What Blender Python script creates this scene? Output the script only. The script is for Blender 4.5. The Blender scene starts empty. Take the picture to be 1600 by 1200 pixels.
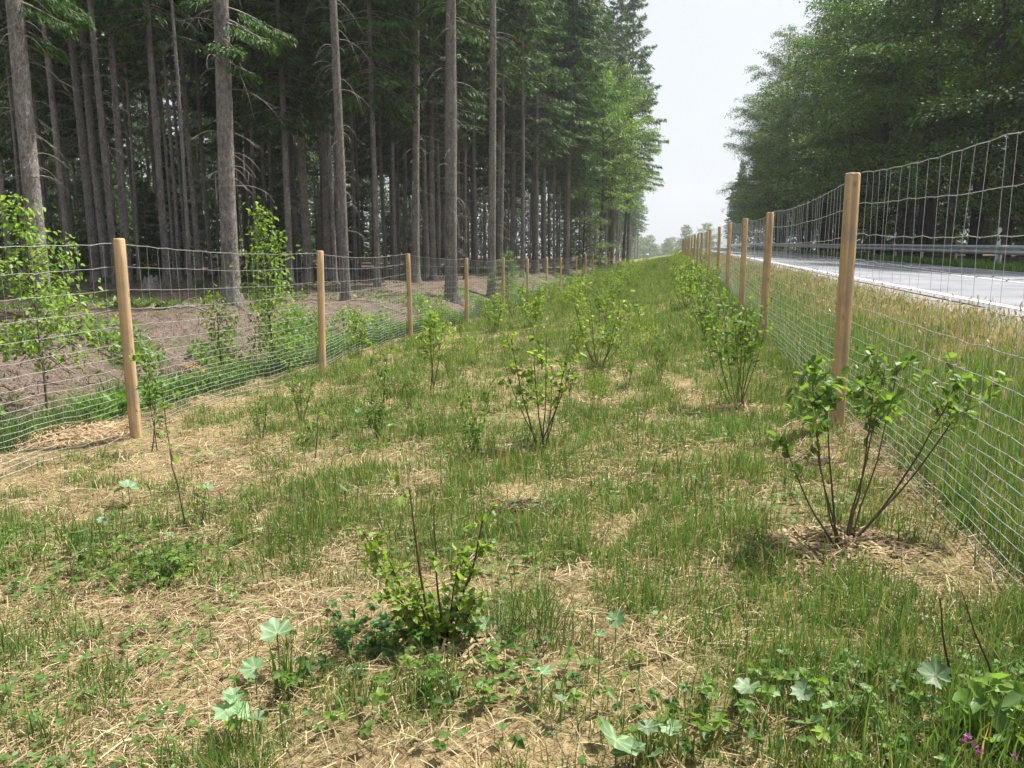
import bpy, math, random
import numpy as np
from mathutils import Vector

R = math.radians
RNG = np.random.default_rng(7)
random.seed(7)
SC = bpy.context.scene
COL = SC.collection

# ------------------------------------------------------------------ camera, sky, sun, exposure
EYE = 1.6
F_PX, CX, CY = 1200.0, 800.0, 600.0          # of the 1600 x 1200 photograph
PITCH = math.atan(200.0 / F_PX)              # horizon at row 400
cam_d = bpy.data.cameras.new('camera')
cam_d.sensor_width = 36.0
cam_d.lens = 36.0 * F_PX / 1600.0
cam_d.clip_start, cam_d.clip_end = 0.05, 4000
cam = bpy.data.objects.new('camera', cam_d)
cam.location = (0, 0, EYE)
cam.rotation_euler = (R(90) - PITCH, 0, 0)
COL.objects.link(cam)
SC.camera = cam

SUN_EL, SUN_AZ = R(62), R(55)                # azimuth measured from +Y towards +X
world = bpy.data.worlds.new('World')
SC.world = world
world.use_nodes = True
wn, wl = world.node_tree.nodes, world.node_tree.links
wn.clear()
sky = wn.new('ShaderNodeTexSky')
sky.sky_type = 'NISHITA'
sky.sun_disc = False
sky.sun_elevation = SUN_EL
sky.sun_rotation = SUN_AZ
sky.dust_density = 6.0
sky.air_density = 1.0
bg = wn.new('ShaderNodeBackground')
bg.inputs['Strength'].default_value = 0.10
veil = wn.new('ShaderNodeMixRGB')            # the bright, even haze layer that whitens the whole sky
veil.inputs['Fac'].default_value = 0.86
veil.inputs['Color2'].default_value = (4.75, 5.0, 5.3, 1)
wo = wn.new('ShaderNodeOutputWorld')
wl.new(sky.outputs[0], veil.inputs['Color1'])
wl.new(veil.outputs[0], bg.inputs['Color'])
wl.new(bg.outputs[0], wo.inputs[0])

sun_d = bpy.data.lights.new('sun', 'SUN')
sun_d.energy = 5.0
sun_d.angle = R(1.2)
sun_d.color = (1.0, 0.955, 0.88)
sun = bpy.data.objects.new('sun', sun_d)
sdir = Vector((math.sin(SUN_AZ) * math.cos(SUN_EL), math.cos(SUN_AZ) * math.cos(SUN_EL), math.sin(SUN_EL)))
sun.rotation_euler = sdir.to_track_quat('Z', 'Y').to_euler()
sun.location = sdir * 60
COL.objects.link(sun)

SC.view_settings.view_transform = 'Standard'
SC.view_settings.look = 'None'
SC.view_settings.gamma = 1.0
SC.view_settings.exposure = 0.92
SC.cycles.use_denoising = True
SC.cycles.use_adaptive_sampling = True
SC.cycles.adaptive_threshold = 0.03
SC.cycles.max_bounces = 4
SC.cycles.diffuse_bounces = 2
SC.cycles.transmission_bounces = 4
SC.cycles.volume_bounces = 0
SC.cycles.caustics_reflective = False
SC.cycles.caustics_refractive = False

# ------------------------------------------------------------------ numeric helpers
def vnoise(x, y, seed=0):
    x = np.asarray(x, float); y = np.asarray(y, float)
    xi, yi = np.floor(x).astype(np.int64), np.floor(y).astype(np.int64)
    fx, fy = x - xi, y - yi
    fx, fy = fx * fx * (3 - 2 * fx), fy * fy * (3 - 2 * fy)
    def h(a, b):
        n = (a * 374761393 + b * 668265263 + seed * 974634777) & 0x7fffffff
        n = ((n ^ (n >> 13)) * 1274126177) & 0x7fffffff
        n = ((n ^ (n >> 16)) * 668265263) & 0x7fffffff
        return ((n ^ (n >> 15)) & 0xffff) / 65535.0
    return ((h(xi, yi) * (1 - fx) + h(xi + 1, yi) * fx) * (1 - fy)
            + (h(xi, yi + 1) * (1 - fx) + h(xi + 1, yi + 1) * fx) * fy)

def fbm(x, y, sc, seed=0, o=3):
    t, a, s = 0, 1.0, 0
    for k in range(o):
        t = t + a * vnoise(x / sc * 2 ** k, y / sc * 2 ** k, seed + k * 17)
        s += a; a *= .5
    return t / s

def sstep(a, b, x):
    t = np.clip((np.asarray(x, float) - a) / (b - a), 0, 1)
    return t * t * (3 - 2 * t)

SK = 0.2                                     # the strip, fences and road run along (0.2, 1)
def zL(y): return np.interp(y, [-10, 7, 11, 16, 24, 40, 86, 120, 150, 220, 700, 2500], [0, -.02, -.06, -.1, -.22, -.2, .5, 1.0, 1.1, -.5, -9, -30])
def zR(y): return np.interp(y, [-10, 5.5, 10, 15, 24, 28, 74, 110, 140, 220, 700, 2500], [.3, .42, .48, .55, .67, .72, 1.4, 1.9, 2.0, .5, -8, -30])
def zRoad0(y): return np.interp(y, [-40, 0, 110, 150, 220, 700, 2500], [.35, .98, 2.85, 3.1, 1.6, -7, -30])
def zRoad(v, y): return zRoad0(y) - .031 * (v - 3.4)
def zFor(y): return np.interp(y, [-10, 5, 14, 25, 40, 100, 150, 220, 700, 2500], [.45, .5, .6, .28, .3, 1.0, 1.3, 0, -9, -30])

def G(x, y, bumps=True):
    x = np.asarray(x, float); y = np.asarray(y, float)
    v = x - SK * y
    l, r, ro, fo = zL(y), zR(y), zRoad0(y), zFor(y)
    z = l + (r - l) * np.clip((v + 4.9) / 6.2, 0, 1)
    # left: low straw mound along the fence, ditch, bank up to the forest floor
    dl = -5.35 - v
    dl2 = np.clip(dl, 0, None)
    z = z - .34 * sstep(.2, 1.0, dl2) * 1.0
    z = z + (fo - (l - .34)) * sstep(1.1, 3.4, dl2)
    z = z + .012 * np.clip(dl2 - 3.4, 0, 60)
    # right: embankment up to the road, carriageway, verge, shallow ditch, forest floor
    e = ro + .012
    z = np.where(v > 1.3, r + (e - r) * np.clip((v - 1.3) / 1.75, 0, 1), z)
    z = np.where(v > 3.05, zRoad(v, y) - .012, z)
    z = np.where(v > 9.95, zRoad(9.95, y) - .03 - .05 * (v - 9.95), z)
    z = np.where(v > 11.6, zRoad(9.95, y) - .1125 - .45 * sstep(11.6, 13.0, v) + .35 * sstep(13.2, 16, v), z)
    if bumps:
        near = np.where((v > 3.0) & (v < 10.0), 0, 1.0)
        z = z + near * ((fbm(x, y, 2.2, 3, 2) - .5) * .12 + (fbm(x, y, .45, 9, 2) - .5) * .06)
        z = z + .10 * sstep(.32, 0, np.abs(v + 5.05)) * sstep(.45, .7, fbm(x, y, 1.1, 41, 2))
        z = z + np.where(v < -6.6, (fbm(x, y, 1.4, 23, 3) - .5) * .28, 0)
    return z

def ray(px, py):
    c = np.array([(px - CX) / F_PX, 1.0, -(py - CY) / F_PX])
    cp, sp = math.cos(-PITCH), math.sin(-PITCH)
    d = np.array([c[0], c[1] * cp - c[2] * sp, c[1] * sp + c[2] * cp])
    return d / d[1]

def at(px, py, h=0.0):
    """Ground point (plus h) seen at pixel px, py of the photograph."""
    d = ray(px, py)
    ys = np.concatenate([np.arange(.8, 20, .01), np.arange(20, 300, .1)])
    zz = EYE + d[2] * ys
    g = G(d[0] * ys, ys) + h
    k = np.argmax(zz < g)
    if not (zz < g).any(): k = len(ys) - 1
    return Vector((d[0] * ys[k], ys[k], float(g[k] - h)))

def on(x, y): return Vector((x, y, float(G(x, y))))
def onv(v, y): return on(v + SK * y, y)

# ------------------------------------------------------------------ mesh helpers
class MB:
    """Collects vertices, quads, triangles and a colour per vertex."""
    def __init__(s): s.v, s.q, s.t, s.c, s.n = [], [], [], [], 0
    def add(s, v, q=None, t=None, c=None):
        v = np.asarray(v, float).reshape(-1, 3)
        if q is not None and len(q): s.q.append(np.asarray(q, np.int64).reshape(-1, 4) + s.n)
        if t is not None and len(t): s.t.append(np.asarray(t, np.int64).reshape(-1, 3) + s.n)
        if c is None: c = np.ones((len(v), 3)) * .5
        c = np.asarray(c, float)
        if c.ndim == 1: c = np.tile(c, (len(v), 1))
        s.c.append(c); s.v.append(v); s.n += len(v)
        return s
    def tube(s, pts, rad, k=6, c=None, cap=False):
        v, q = tube(pts, rad, k)
        t = None
        if cap:
            n0, nn = len(v), len(pts)
            v = np.vstack([v, np.asarray(pts[-1]).reshape(1, 3)])
            o = (nn - 1) * k
            t = [[o + i, o + (i + 1) % k, n0] for i in range(k)]
        return s.add(v, q, t, c)
    def box(s, lo, hi, c=None):
        x0, y0, z0 = lo; x1, y1, z1 = hi
        v = [(x0,y0,z0),(x1,y0,z0),(x1,y1,z0),(x0,y1,z0),(x0,y0,z1),(x1,y0,z1),(x1,y1,z1),(x0,y1,z1)]
        return s.add(v, [(0,3,2,1),(4,5,6,7),(0,1,5,4),(1,2,6,5),(2,3,7,6),(3,0,4,7)], None, c)
    def mesh(s, name, mat, smooth=False):
        V = np.vstack(s.v); C = np.vstack(s.c)
        q = np.vstack(s.q) if s.q else np.zeros((0, 4), np.int64)
        t = np.vstack(s.t) if s.t else np.zeros((0, 3), np.int64)
        me = bpy.data.meshes.new(name)
        me.vertices.add(len(V)); me.vertices.foreach_set('co', V.astype(np.float32).ravel())
        loops = np.concatenate([q.ravel(), t.ravel()]).astype(np.int32)
        me.loops.add(len(loops)); me.loops.foreach_set('vertex_index', loops)
        st = np.concatenate([np.arange(len(q)) * 4, len(q) * 4 + np.arange(len(t)) * 3]).astype(np.int32)
        me.polygons.add(len(q) + len(t))
        me.polygons.foreach_set('loop_start', st)
        if smooth: me.polygons.foreach_set('use_smooth', np.ones(len(st), bool))
        me.update(calc_edges=True)
        a = me.color_attributes.new('Col', 'FLOAT_COLOR', 'POINT')
        a.data.foreach_set('color', np.hstack([C, np.ones((len(C), 1))]).astype(np.float32).ravel())
        me.materials.append(mat)
        return me
    def build(s, name, mat, parent=None, smooth=False, loc=None):
        o = bpy.data.objects.new(name, s.mesh(name, mat, smooth))
        COL.objects.link(o)
        if parent is not None: o.parent = parent
        if loc is not None: o.location = loc
        return o

def tube(pts, rad, k=6):
    P = np.asarray(pts, float).reshape(-1, 3); n = len(P)
    r = np.broadcast_to(np.asarray(rad, float), (n,))
    T = np.gradient(P, axis=0); T /= np.linalg.norm(T, axis=1, keepdims=True) + 1e-9
    ref = np.array([1., 0, 0]) if abs(T[:, 0]).mean() < .7 else np.array([0, 0, 1.])
    A = np.cross(T, ref); A /= np.linalg.norm(A, axis=1, keepdims=True) + 1e-9
    B = np.cross(T, A)
    a = np.arange(k) / k * 2 * np.pi
    V = P[:, None] + r[:, None, None] * (A[:, None] * np.cos(a)[None, :, None] + B[:, None] * np.sin(a)[None, :, None])
    i = np.arange(n - 1)[:, None] * k; j = np.arange(k)[None]; j2 = (j + 1) % k
    Q = np.stack([i + j, i + j2, i + k + j2, i + k + j], -1).reshape(-1, 4)
    return V.reshape(-1, 3), Q

def tag(o, label=None, cat=None, group=None, kind=None):
    if label: o['label'] = label
    if cat: o['category'] = cat
    if group: o['group'] = group
    if kind: o['kind'] = kind
    return o

def empty(name, loc, rz=0.0, sc=1.0):
    o = bpy.data.objects.new(name, None)
    COL.objects.link(o)
    o.location = loc; o.rotation_euler = (0, 0, rz); o.scale = (sc,) * 3
    o.empty_display_size = .1
    return o

def kids(o): return KIDS.get(o.as_pointer(), [])
KIDS = {}
def reg(root, *parts):
    KIDS.setdefault(root.as_pointer(), []).extend(parts); return root

def copy_tree(root, loc, rz, sc):
    r = root.copy(); COL.objects.link(r)
    r.location = loc; r.rotation_euler = (0, 0, rz); r.scale = (sc,) * 3
    for p in kids(root):
        c = p.copy(); COL.objects.link(c); c.parent = r
    return r

# ------------------------------------------------------------------ materials
def material(name):
    m = bpy.data.materials.new(name); m.use_nodes = True
    n = m.node_tree.nodes; n.clear()
    return m, n, m.node_tree.links

def N(n, kind, **kw):
    x = n.new(kind)
    for k, v in kw.items():
        if k.startswith('_'): x.inputs[k[1:].replace('__', ' ')].default_value = v
        else: setattr(x, k, v)
    return x

def ramp(n, stops):
    r = n.new('ShaderNodeValToRGB')
    e = r.color_ramp.elements
    while len(e) < len(stops): e.new(.5)
    for i, (p, c) in enumerate(stops):
        e[i].position = p; e[i].color = (*c, 1) if len(c) == 3 else c
    return r

def leaf_mat(name, trans=.4, rough=.45, tint=None, spec=.35, rand=.25):
    """Leaf, needle and blade tissue: colour from the mesh, varied per object, light let through."""
    m, n, l = material(name)
    at_ = N(n, 'ShaderNodeAttribute', attribute_name='Col')
    oi = n.new('ShaderNodeObjectInfo')
    hs = n.new('ShaderNodeHueSaturation')
    mr = N(n, 'ShaderNodeMapRange'); mr.inputs['To Min'].default_value = 1 - rand; mr.inputs['To Max'].default_value = 1 + rand
    l.new(oi.outputs['Random'], mr.inputs['Value'])
    l.new(mr.outputs[0], hs.inputs['Value'])
    l.new(at_.outputs['Color'], hs.inputs['Color'])
    p = N(n, 'ShaderNodeBsdfPrincipled', _Roughness=rough)
    p.inputs['Specular IOR Level'].default_value = spec
    t = n.new('ShaderNodeBsdfTranslucent')
    br = N(n, 'ShaderNodeMixRGB', blend_type='MULTIPLY'); br.inputs['Fac'].default_value = 1
    br.inputs['Color2'].default_value = tint or (1.25, 1.3, .6, 1)
    l.new(hs.outputs[0], p.inputs['Base Color'])
    l.new(hs.outputs[0], br.inputs['Color1']); l.new(br.outputs[0], t.inputs['Color'])
    mx = n.new('ShaderNodeMixShader'); mx.inputs[0].default_value = trans
    l.new(p.outputs[0], mx.inputs[1]); l.new(t.outputs[0], mx.inputs[2])
    o = n.new('ShaderNodeOutputMaterial'); l.new(mx.outputs[0], o.inputs[0])
    return m

def bark_mat(name, c1, c2, c3, sc=1.0):
    m, n, l = material(name)
    tc = n.new('ShaderNodeTexCoord')
    mp = n.new('ShaderNodeMapping'); mp.inputs['Scale'].default_value = (9 * sc, 9 * sc, 5.5 * sc)
    l.new(tc.outputs['Object'], mp.inputs[0])
    vo = N(n, 'ShaderNodeTexVoronoi', feature='DISTANCE_TO_EDGE'); vo.inputs['Scale'].default_value = 3.2
    no = N(n, 'ShaderNodeTexNoise', _Scale=1.6, _Detail=8.0, _Roughness=.65)
    no2 = N(n, 'ShaderNodeTexNoise', _Scale=.25, _Detail=3.0)
    l.new(mp.outputs[0], vo.inputs['Vector']); l.new(mp.outputs[0], no.inputs['Vector']); l.new(mp.outputs[0], no2.inputs['Vector'])
    r1 = ramp(n, [(.3, c1), (.55, c2), (.75, c3)])
    l.new(no.outputs['Fac'], r1.inputs[0])
    r2 = ramp(n, [(.0, (.5, .48, .46)), (.10, (1, 1, 1))])
    l.new(vo.outputs['Distance'], r2.inputs[0])
    mu = N(n, 'ShaderNodeMixRGB', blend_type='MULTIPLY'); mu.inputs['Fac'].default_value = .75
    l.new(r1.outputs[0], mu.inputs['Color1']); l.new(r2.outputs[0], mu.inputs['Color2'])
    oi = n.new('ShaderNodeObjectInfo')
    mr = N(n, 'ShaderNodeMapRange'); mr.inputs['To Min'].default_value = .72; mr.inputs['To Max'].default_value = 1.2
    l.new(oi.outputs['Random'], mr.inputs['Value'])
    mo = N(n, 'ShaderNodeMath', operation='MULTIPLY')
    r3 = ramp(n, [(.3, (.7, .7, .7)), (.7, (1.15, 1.15, 1.15))]); l.new(no2.outputs['Fac'], r3.inputs[0])
    hs = n.new('ShaderNodeHueSaturation')
    l.new(mr.outputs[0], mo.inputs[0]); l.new(r3.outputs[0], mo.inputs[1])
    l.new(mo.outputs[0], hs.inputs['Value']); l.new(mu.outputs[0], hs.inputs['Color'])
    p = N(n, 'ShaderNodeBsdfPrincipled', _Roughness=.92); p.inputs['Specular IOR Level'].default_value = .15
    l.new(hs.outputs[0], p.inputs['Base Color'])
    bu = n.new('ShaderNodeBump'); bu.inputs['Strength'].default_value = .9; bu.inputs['Distance'].default_value = .03
    ad = N(n, 'ShaderNodeMath', operation='ADD')
    l.new(r2.outputs[0], ad.inputs[0]); l.new(no.outputs['Fac'], ad.inputs[1])
    l.new(ad.outputs[0], bu.inputs['Height']); l.new(bu.outputs[0], p.inputs['Normal'])
    o = n.new('ShaderNodeOutputMaterial'); l.new(p.outputs[0], o.inputs[0])
    return m

def plain_mat(name, c, rough=.6, metal=0.0, var=.15, scale=30, spec=.4):
    m, n, l = material(name)
    tc = n.new('ShaderNodeTexCoord')
    no = N(n, 'ShaderNodeTexNoise', _Scale=float(scale), _Detail=5.0)
    l.new(tc.outputs['Object'], no.inputs['Vector'])
    r = ramp(n, [(.3, tuple(x * (1 - var) for x in c)), (.7, tuple(min(1, x * (1 + var)) for x in c))])
    l.new(no.outputs['Fac'], r.inputs[0])
    p = N(n, 'ShaderNodeBsdfPrincipled', _Roughness=rough, _Metallic=metal)
    p.inputs['Specular IOR Level'].default_value = spec
    l.new(r.outputs[0], p.inputs['Base Color'])
    o = n.new('ShaderNodeOutputMaterial'); l.new(p.outputs[0], o.inputs[0])
    return m

def vcol_mat(name, rough=.8, spec=.2):
    m, n, l = material(name)
    a = N(n, 'ShaderNodeAttribute', attribute_name='Col')
    p = N(n, 'ShaderNodeBsdfPrincipled', _Roughness=rough); p.inputs['Specular IOR Level'].default_value = spec
    l.new(a.outputs['Color'], p.inputs['Base Color'])
    o = n.new('ShaderNodeOutputMaterial'); l.new(p.outputs[0], o.inputs[0])
    return m

def ground_mat():
    m, n, l = material('meadow_and_forest_floor')
    tc = n.new('ShaderNodeTexCoord')
    at_ = N(n, 'ShaderNodeAttribute', attribute_name='Col')      # R forest floor, G grass cover, B gravel
    sp = n.new('ShaderNodeSeparateColor'); l.new(at_.outputs['Color'], sp.inputs[0])
    def noise(s, d=6.0, r=.6):
        x = N(n, 'ShaderNodeTexNoise', _Scale=s, _Detail=d, _Roughness=r); l.new(tc.outputs['Object'], x.inputs['Vector']); return x
    n1, n2, n3, n4 = noise(38.0), noise(2.6), noise(130.0, 3.0), noise(.5, 4.0)
    straw = ramp(n, [(.25, (.13, .09, .048)), (.45, (.26, .195, .105)), (.62, (.39, .30, .175)), (.8, (.49, .39, .25))])
    l.new(n1.outputs['Fac'], straw.inputs[0])
    patch = ramp(n, [(.32, (.62, .60, .58)), (.6, (1.05, 1.03, 1.0))]); l.new(n2.outputs['Fac'], patch.inputs[0])
    m1 = N(n, 'ShaderNodeMixRGB', blend_type='MULTIPLY'); m1.inputs['Fac'].default_value = .85
    l.new(straw.outputs[0], m1.inputs['Color1']); l.new(patch.outputs[0], m1.inputs['Color2'])
    green = ramp(n, [(.3, (.035, .055, .014)), (.5, (.10, .14, .035)), (.72, (.19, .22, .075))])
    l.new(n1.outputs['Fac'], green.inputs[0])
    m2 = N(n, 'ShaderNodeMixRGB'); l.new(sp.outputs[1], m2.inputs['Fac'])
    l.new(m1.outputs[0], m2.inputs['Color1']); l.new(green.outputs[0], m2.inputs['Color2'])
    soil = ramp(n, [(.28, (.04, .028, .021)), (.5, (.145, .11, .09)), (.66, (.24, .19, .162)), (.8, (.36, .30, .26))])
    l.new(n1.outputs['Fac'], soil.inputs[0])
    ms = N(n, 'ShaderNodeMixRGB'); ms.inputs['Color2'].default_value = (.05, .075, .022, 1)
    mossr = ramp(n, [(.52, (0, 0, 0)), (.62, (.75, .75, .75))]); l.new(n2.outputs['Fac'], mossr.inputs[0])
    l.new(mossr.outputs[0], ms.inputs['Fac']); l.new(soil.outputs[0], ms.inputs['Color1'])
    m3 = N(n, 'ShaderNodeMixRGB'); l.new(sp.outputs[0], m3.inputs['Fac'])
    l.new(m2.outputs[0], m3.inputs['Color1']); l.new(ms.outputs[0], m3.inputs['Color2'])
    gr = ramp(n, [(.3, (.2, .17, .145)), (.55, (.40, .35, .30)), (.75, (.55, .49, .43))]); l.new(n3.outputs['Fac'], gr.inputs[0])
    m4 = N(n, 'ShaderNodeMixRGB'); l.new(sp.outputs[2], m4.inputs['Fac'])
    l.new(m3.outputs[0], m4.inputs['Color1']); l.new(gr.outputs[0], m4.inputs['Color2'])
    p = N(n, 'ShaderNodeBsdfPrincipled', _Roughness=.95); p.inputs['Specular IOR Level'].default_value = .1
    l.new(m4.outputs[0], p.inputs['Base Color'])
    bu = n.new('ShaderNodeBump'); bu.inputs['Strength'].default_value = 1.0; bu.inputs['Distance'].default_value = .03
    l.new(n1.outputs['Fac'], bu.inputs['Height']); l.new(bu.outputs[0], p.inputs['Normal'])
    o = n.new('ShaderNodeOutputMaterial'); l.new(p.outputs[0], o.inputs[0])
    return m

def asphalt_mat():
    m, n, l = material('asphalt')
    tc = n.new('ShaderNodeTexCoord')
    a = N(n, 'ShaderNodeTexNoise', _Scale=160.0, _Detail=3.0); b = N(n, 'ShaderNodeTexNoise', _Scale=.9, _Detail=5.0)
    l.new(tc.outputs['Object'], a.inputs['Vector']); l.new(tc.outputs['Object'], b.inputs['Vector'])
    r1 = ramp(n, [(.3, (.155, .163, .187)), (.7, (.25, .258, .285))]); l.new(a.outputs['Fac'], r1.inputs[0])
    r2 = ramp(n, [(.35, (.70, .70, .72)), (.5, (.95, .95, .95)), (.65, (1.15, 1.13, 1.1))]); l.new(b.outputs['Fac'], r2.inputs[0])
    mu = N(n, 'ShaderNodeMixRGB', blend_type='MULTIPLY'); mu.inputs['Fac'].default_value = 1
    l.new(r1.outputs[0], mu.inputs['Color1']); l.new(r2.outputs[0], mu.inputs['Color2'])
    p = N(n, 'ShaderNodeBsdfPrincipled', _Roughness=.85); p.inputs['Specular IOR Level'].default_value = .3
    l.new(mu.outputs[0], p.inputs['Base Color'])
    bu = n.new('ShaderNodeBump'); bu.inputs['Strength'].default_value = .4; bu.inputs['Distance'].default_value = .004
    l.new(a.outputs['Fac'], bu.inputs['Height']); l.new(bu.outputs[0], p.inputs['Normal'])
    o = n.new('ShaderNodeOutputMaterial'); l.new(p.outputs[0], o.inputs[0])
    return m

def wood_mat():
    m, n, l = material('peeled_larch')
    tc = n.new('ShaderNodeTexCoord'); oi = n.new('ShaderNodeObjectInfo')
    sh = n.new('ShaderNodeVectorMath'); sh.operation = 'ADD'
    cb = n.new('ShaderNodeCombineXYZ')
    ml = N(n, 'ShaderNodeMath', operation='MULTIPLY'); ml.inputs[1].default_value = 37.0
    l.new(oi.outputs['Random'], ml.inputs[0]); l.new(ml.outputs[0], cb.inputs['Z'])
    l.new(tc.outputs['Object'], sh.inputs[0]); l.new(cb.outputs[0], sh.inputs[1])
    mp = n.new('ShaderNodeMapping'); mp.inputs['Scale'].default_value = (55, 55, 1.8)
    l.new(sh.outputs[0], mp.inputs[0])
    g = N(n, 'ShaderNodeTexNoise', _Scale=1.0, _Detail=6.0, _Roughness=.6); l.new(mp.outputs[0], g.inputs['Vector'])
    mp2 = n.new('ShaderNodeMapping'); mp2.inputs['Scale'].default_value = (7, 7, 3.0); l.new(sh.outputs[0], mp2.inputs[0])
    kn = N(n, 'ShaderNodeTexVoronoi'); kn.inputs['Scale'].default_value = 1.6; l.new(mp2.outputs[0], kn.inputs['Vector'])
    r1 = ramp(n, [(.25, (.36, .22, .115)), (.5, (.56, .38, .21)), (.75, (.70, .52, .33))]); l.new(g.outputs['Fac'], r1.inputs[0])
    r2 = ramp(n, [(.05, (.42, .33, .26)), (.17, (1, 1, 1))]); l.new(kn.outputs['Distance'], r2.inputs[0])
    mu = N(n, 'ShaderNodeMixRGB', blend_type='MULTIPLY'); mu.inputs['Fac'].default_value = .9
    l.new(r1.outputs[0], mu.inputs['Color1']); l.new(r2.outputs[0], mu.inputs['Color2'])
    st = N(n, 'ShaderNodeTexNoise', _Scale=5.0, _Detail=5.0, _Roughness=.65); l.new(sh.outputs[0], st.inputs['Vector'])
    sr = ramp(n, [(.48, (0, 0, 0)), (.68, (.7, .7, .7))]); l.new(st.outputs['Fac'], sr.inputs[0])
    gy = N(n, 'ShaderNodeMixRGB'); gy.inputs['Color2'].default_value = (.33, .27, .21, 1)
    l.new(sr.outputs[0], gy.inputs['Fac']); l.new(mu.outputs[0], gy.inputs['Color1']); mu = gy
    hs = n.new('ShaderNodeHueSaturation')
    mr = N(n, 'ShaderNodeMapRange'); mr.inputs['To Min'].default_value = .82; mr.inputs['To Max'].default_value = 1.12
    l.new(oi.outputs['Random'], mr.inputs['Value']); l.new(mr.outputs[0], hs.inputs['Value']); l.new(mu.outputs[0], hs.inputs['Color'])
    p = N(n, 'ShaderNodeBsdfPrincipled', _Roughness=.7); p.inputs['Specular IOR Level'].default_value = .25
    l.new(hs.outputs[0], p.inputs['Base Color'])
    bu = n.new('ShaderNodeBump'); bu.inputs['Strength'].default_value = .5; bu.inputs['Distance'].default_value = .004
    l.new(g.outputs['Fac'], bu.inputs['Height']); l.new(bu.outputs[0], p.inputs['Normal'])
    o = n.new('ShaderNodeOutputMaterial'); l.new(p.outputs[0], o.inputs[0])
    return m

M_GROUND, M_ASPH, M_WOOD = ground_mat(), asphalt_mat(), wood_mat()
M_PAINT = plain_mat('road_paint', (.72, .72, .71), .6, 0, .1, 8)
M_WIRE = plain_mat('galvanised_wire', (.62, .64, .65), .35, .55, .1, 40)
M_STEEL = plain_mat('galvanised_steel', (.56, .58, .61), .45, .3, .14, 3)
M_WHITE = plain_mat('white_plastic', (.80, .80, .79), .45, 0, .04)
M_BLACK = plain_mat('black_plastic', (.015, .015, .017), .5, 0, .1)
M_REFL = plain_mat('reflector', (.75, .75, .72), .15, .3, .05)
M_SPRUCE = bark_mat('spruce_bark', (.155, .132, .12), (.34, .305, .282), (.52, .475, .45))
M_BEECHB = bark_mat('beech_bark', (.045, .042, .04), (.085, .08, .074), (.13, .125, .115), .5)
M_DEADBR = plain_mat('dead_twig', (.28, .25, .22), .9, 0, .4, 6, .1)
M_STEM = vcol_mat('shrub_stem', .7, .25)
M_NEEDLE = leaf_mat('spruce_needles', .25, .6, (1.1, 1.2, .6, 1), .25, .22)
M_LEAF = leaf_mat('broad_leaves', .48, .45, None, .35, .14)
M_TREELEAF = leaf_mat('beech_leaves', .26, .5, (1.2, 1.3, .5, 1), .3, .18)
M_GRASS = leaf_mat('grass_blades', .34, .5, (1.15, 1.2, .7, 1), .3, 0)
M_STRAW = leaf_mat('dry_straw', .15, .8, (1, 1, .9, 1), .15, 0)
M_COLT = leaf_mat('felted_leaf', .3, .5, (1.0, 1.1, .6, 1), .45, .35)

# ------------------------------------------------------------------ ground sheet
def cover(x, y):
    """Share of green grass on the strip, 0 bare straw .. 1 dense."""
    v = x - SK * y
    f = .36 * fbm(x, y, 1.3, 51, 3) + .64 * fbm(x, y, .27, 77, 3)
    bias = .005 + .11 * sstep(3.2, 12, y) - .12 * sstep(-2.2, -4.2, v) * sstep(14, 8, y) - .07 * sstep(4.4, 2.6, y) * sstep(-.2, -1.2, x)
    bias = bias + .05 * sstep(-1.2, 0.4, v)
    return sstep(.37, .66, f + bias)

def zones(x, y):
    v = x - SK * y
    nz = fbm(x, y, 1.3, 5, 3)
    forest = np.maximum(sstep(-6.5, -7.4, v + (nz - .5) * 1.6), sstep(12.6, 14.5, v + (nz - .5) * 1.5))
    g = cover(x, y)
    g = .06 + .5 * g
    g = np.where(v < -5.6, .85, g)
    g = np.where((v > 1.5) & (v < 3.1), .35, g)
    g = np.where(v > 9.9, .8, g)
    g = np.maximum(g, .6 * sstep(16, 60, y))
    gravel = sstep(2.78, 3.0, v + (nz - .5) * .5) * sstep(10.2, 10.0, v)
    gravel = np.maximum(gravel, 0)
    return np.stack([forest, g, gravel], -1)

def grid_sheet(vs, ys, fn):
    Vv, Yy = np.meshgrid(vs, ys)
    X = Vv + SK * Yy
    Z = fn(X, Yy)
    P = np.stack([X, Yy, Z], -1).reshape(-1, 3)
    nv, ny = len(vs), len(ys)
    i = np.arange(ny - 1)[:, None] * nv; j = np.arange(nv - 1)[None]
    Q = np.stack([i + j, i + j + 1, i + nv + j + 1, i + nv + j], -1).reshape(-1, 4)
    return P, Q, X.ravel(), Yy.ravel()

ys = np.concatenate([np.arange(-40, -4, 4), np.arange(-4, 12, .13), np.arange(12, 40, .5), np.arange(40, 150, 2.5), np.arange(150, 400, 20), [400, 480, 560]])
vs = np.concatenate([[-380, -260, -160], np.arange(-80, -14, 2.5), np.arange(-14, 3, .14), [3.0, 3.051, 3.4, 5, 7, 9.9, 9.951, 10.3, 10.8, 11.3, 11.7, 12.1, 12.6, 13, 13.6, 14.4, 15.2, 16, 18, 21, 25, 30, 40, 60, 90, 160, 280]])
P, Q, gx, gy = grid_sheet(vs, ys, lambda x, y: G(x, y))
mb = MB(); mb.add(P, Q, None, zones(gx, gy))
ground = mb.build('ground', M_GROUND, smooth=True)
tag(ground, 'straw coloured mown strip with verge, ditch and brown forest floor', 'ground', kind='structure')

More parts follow.
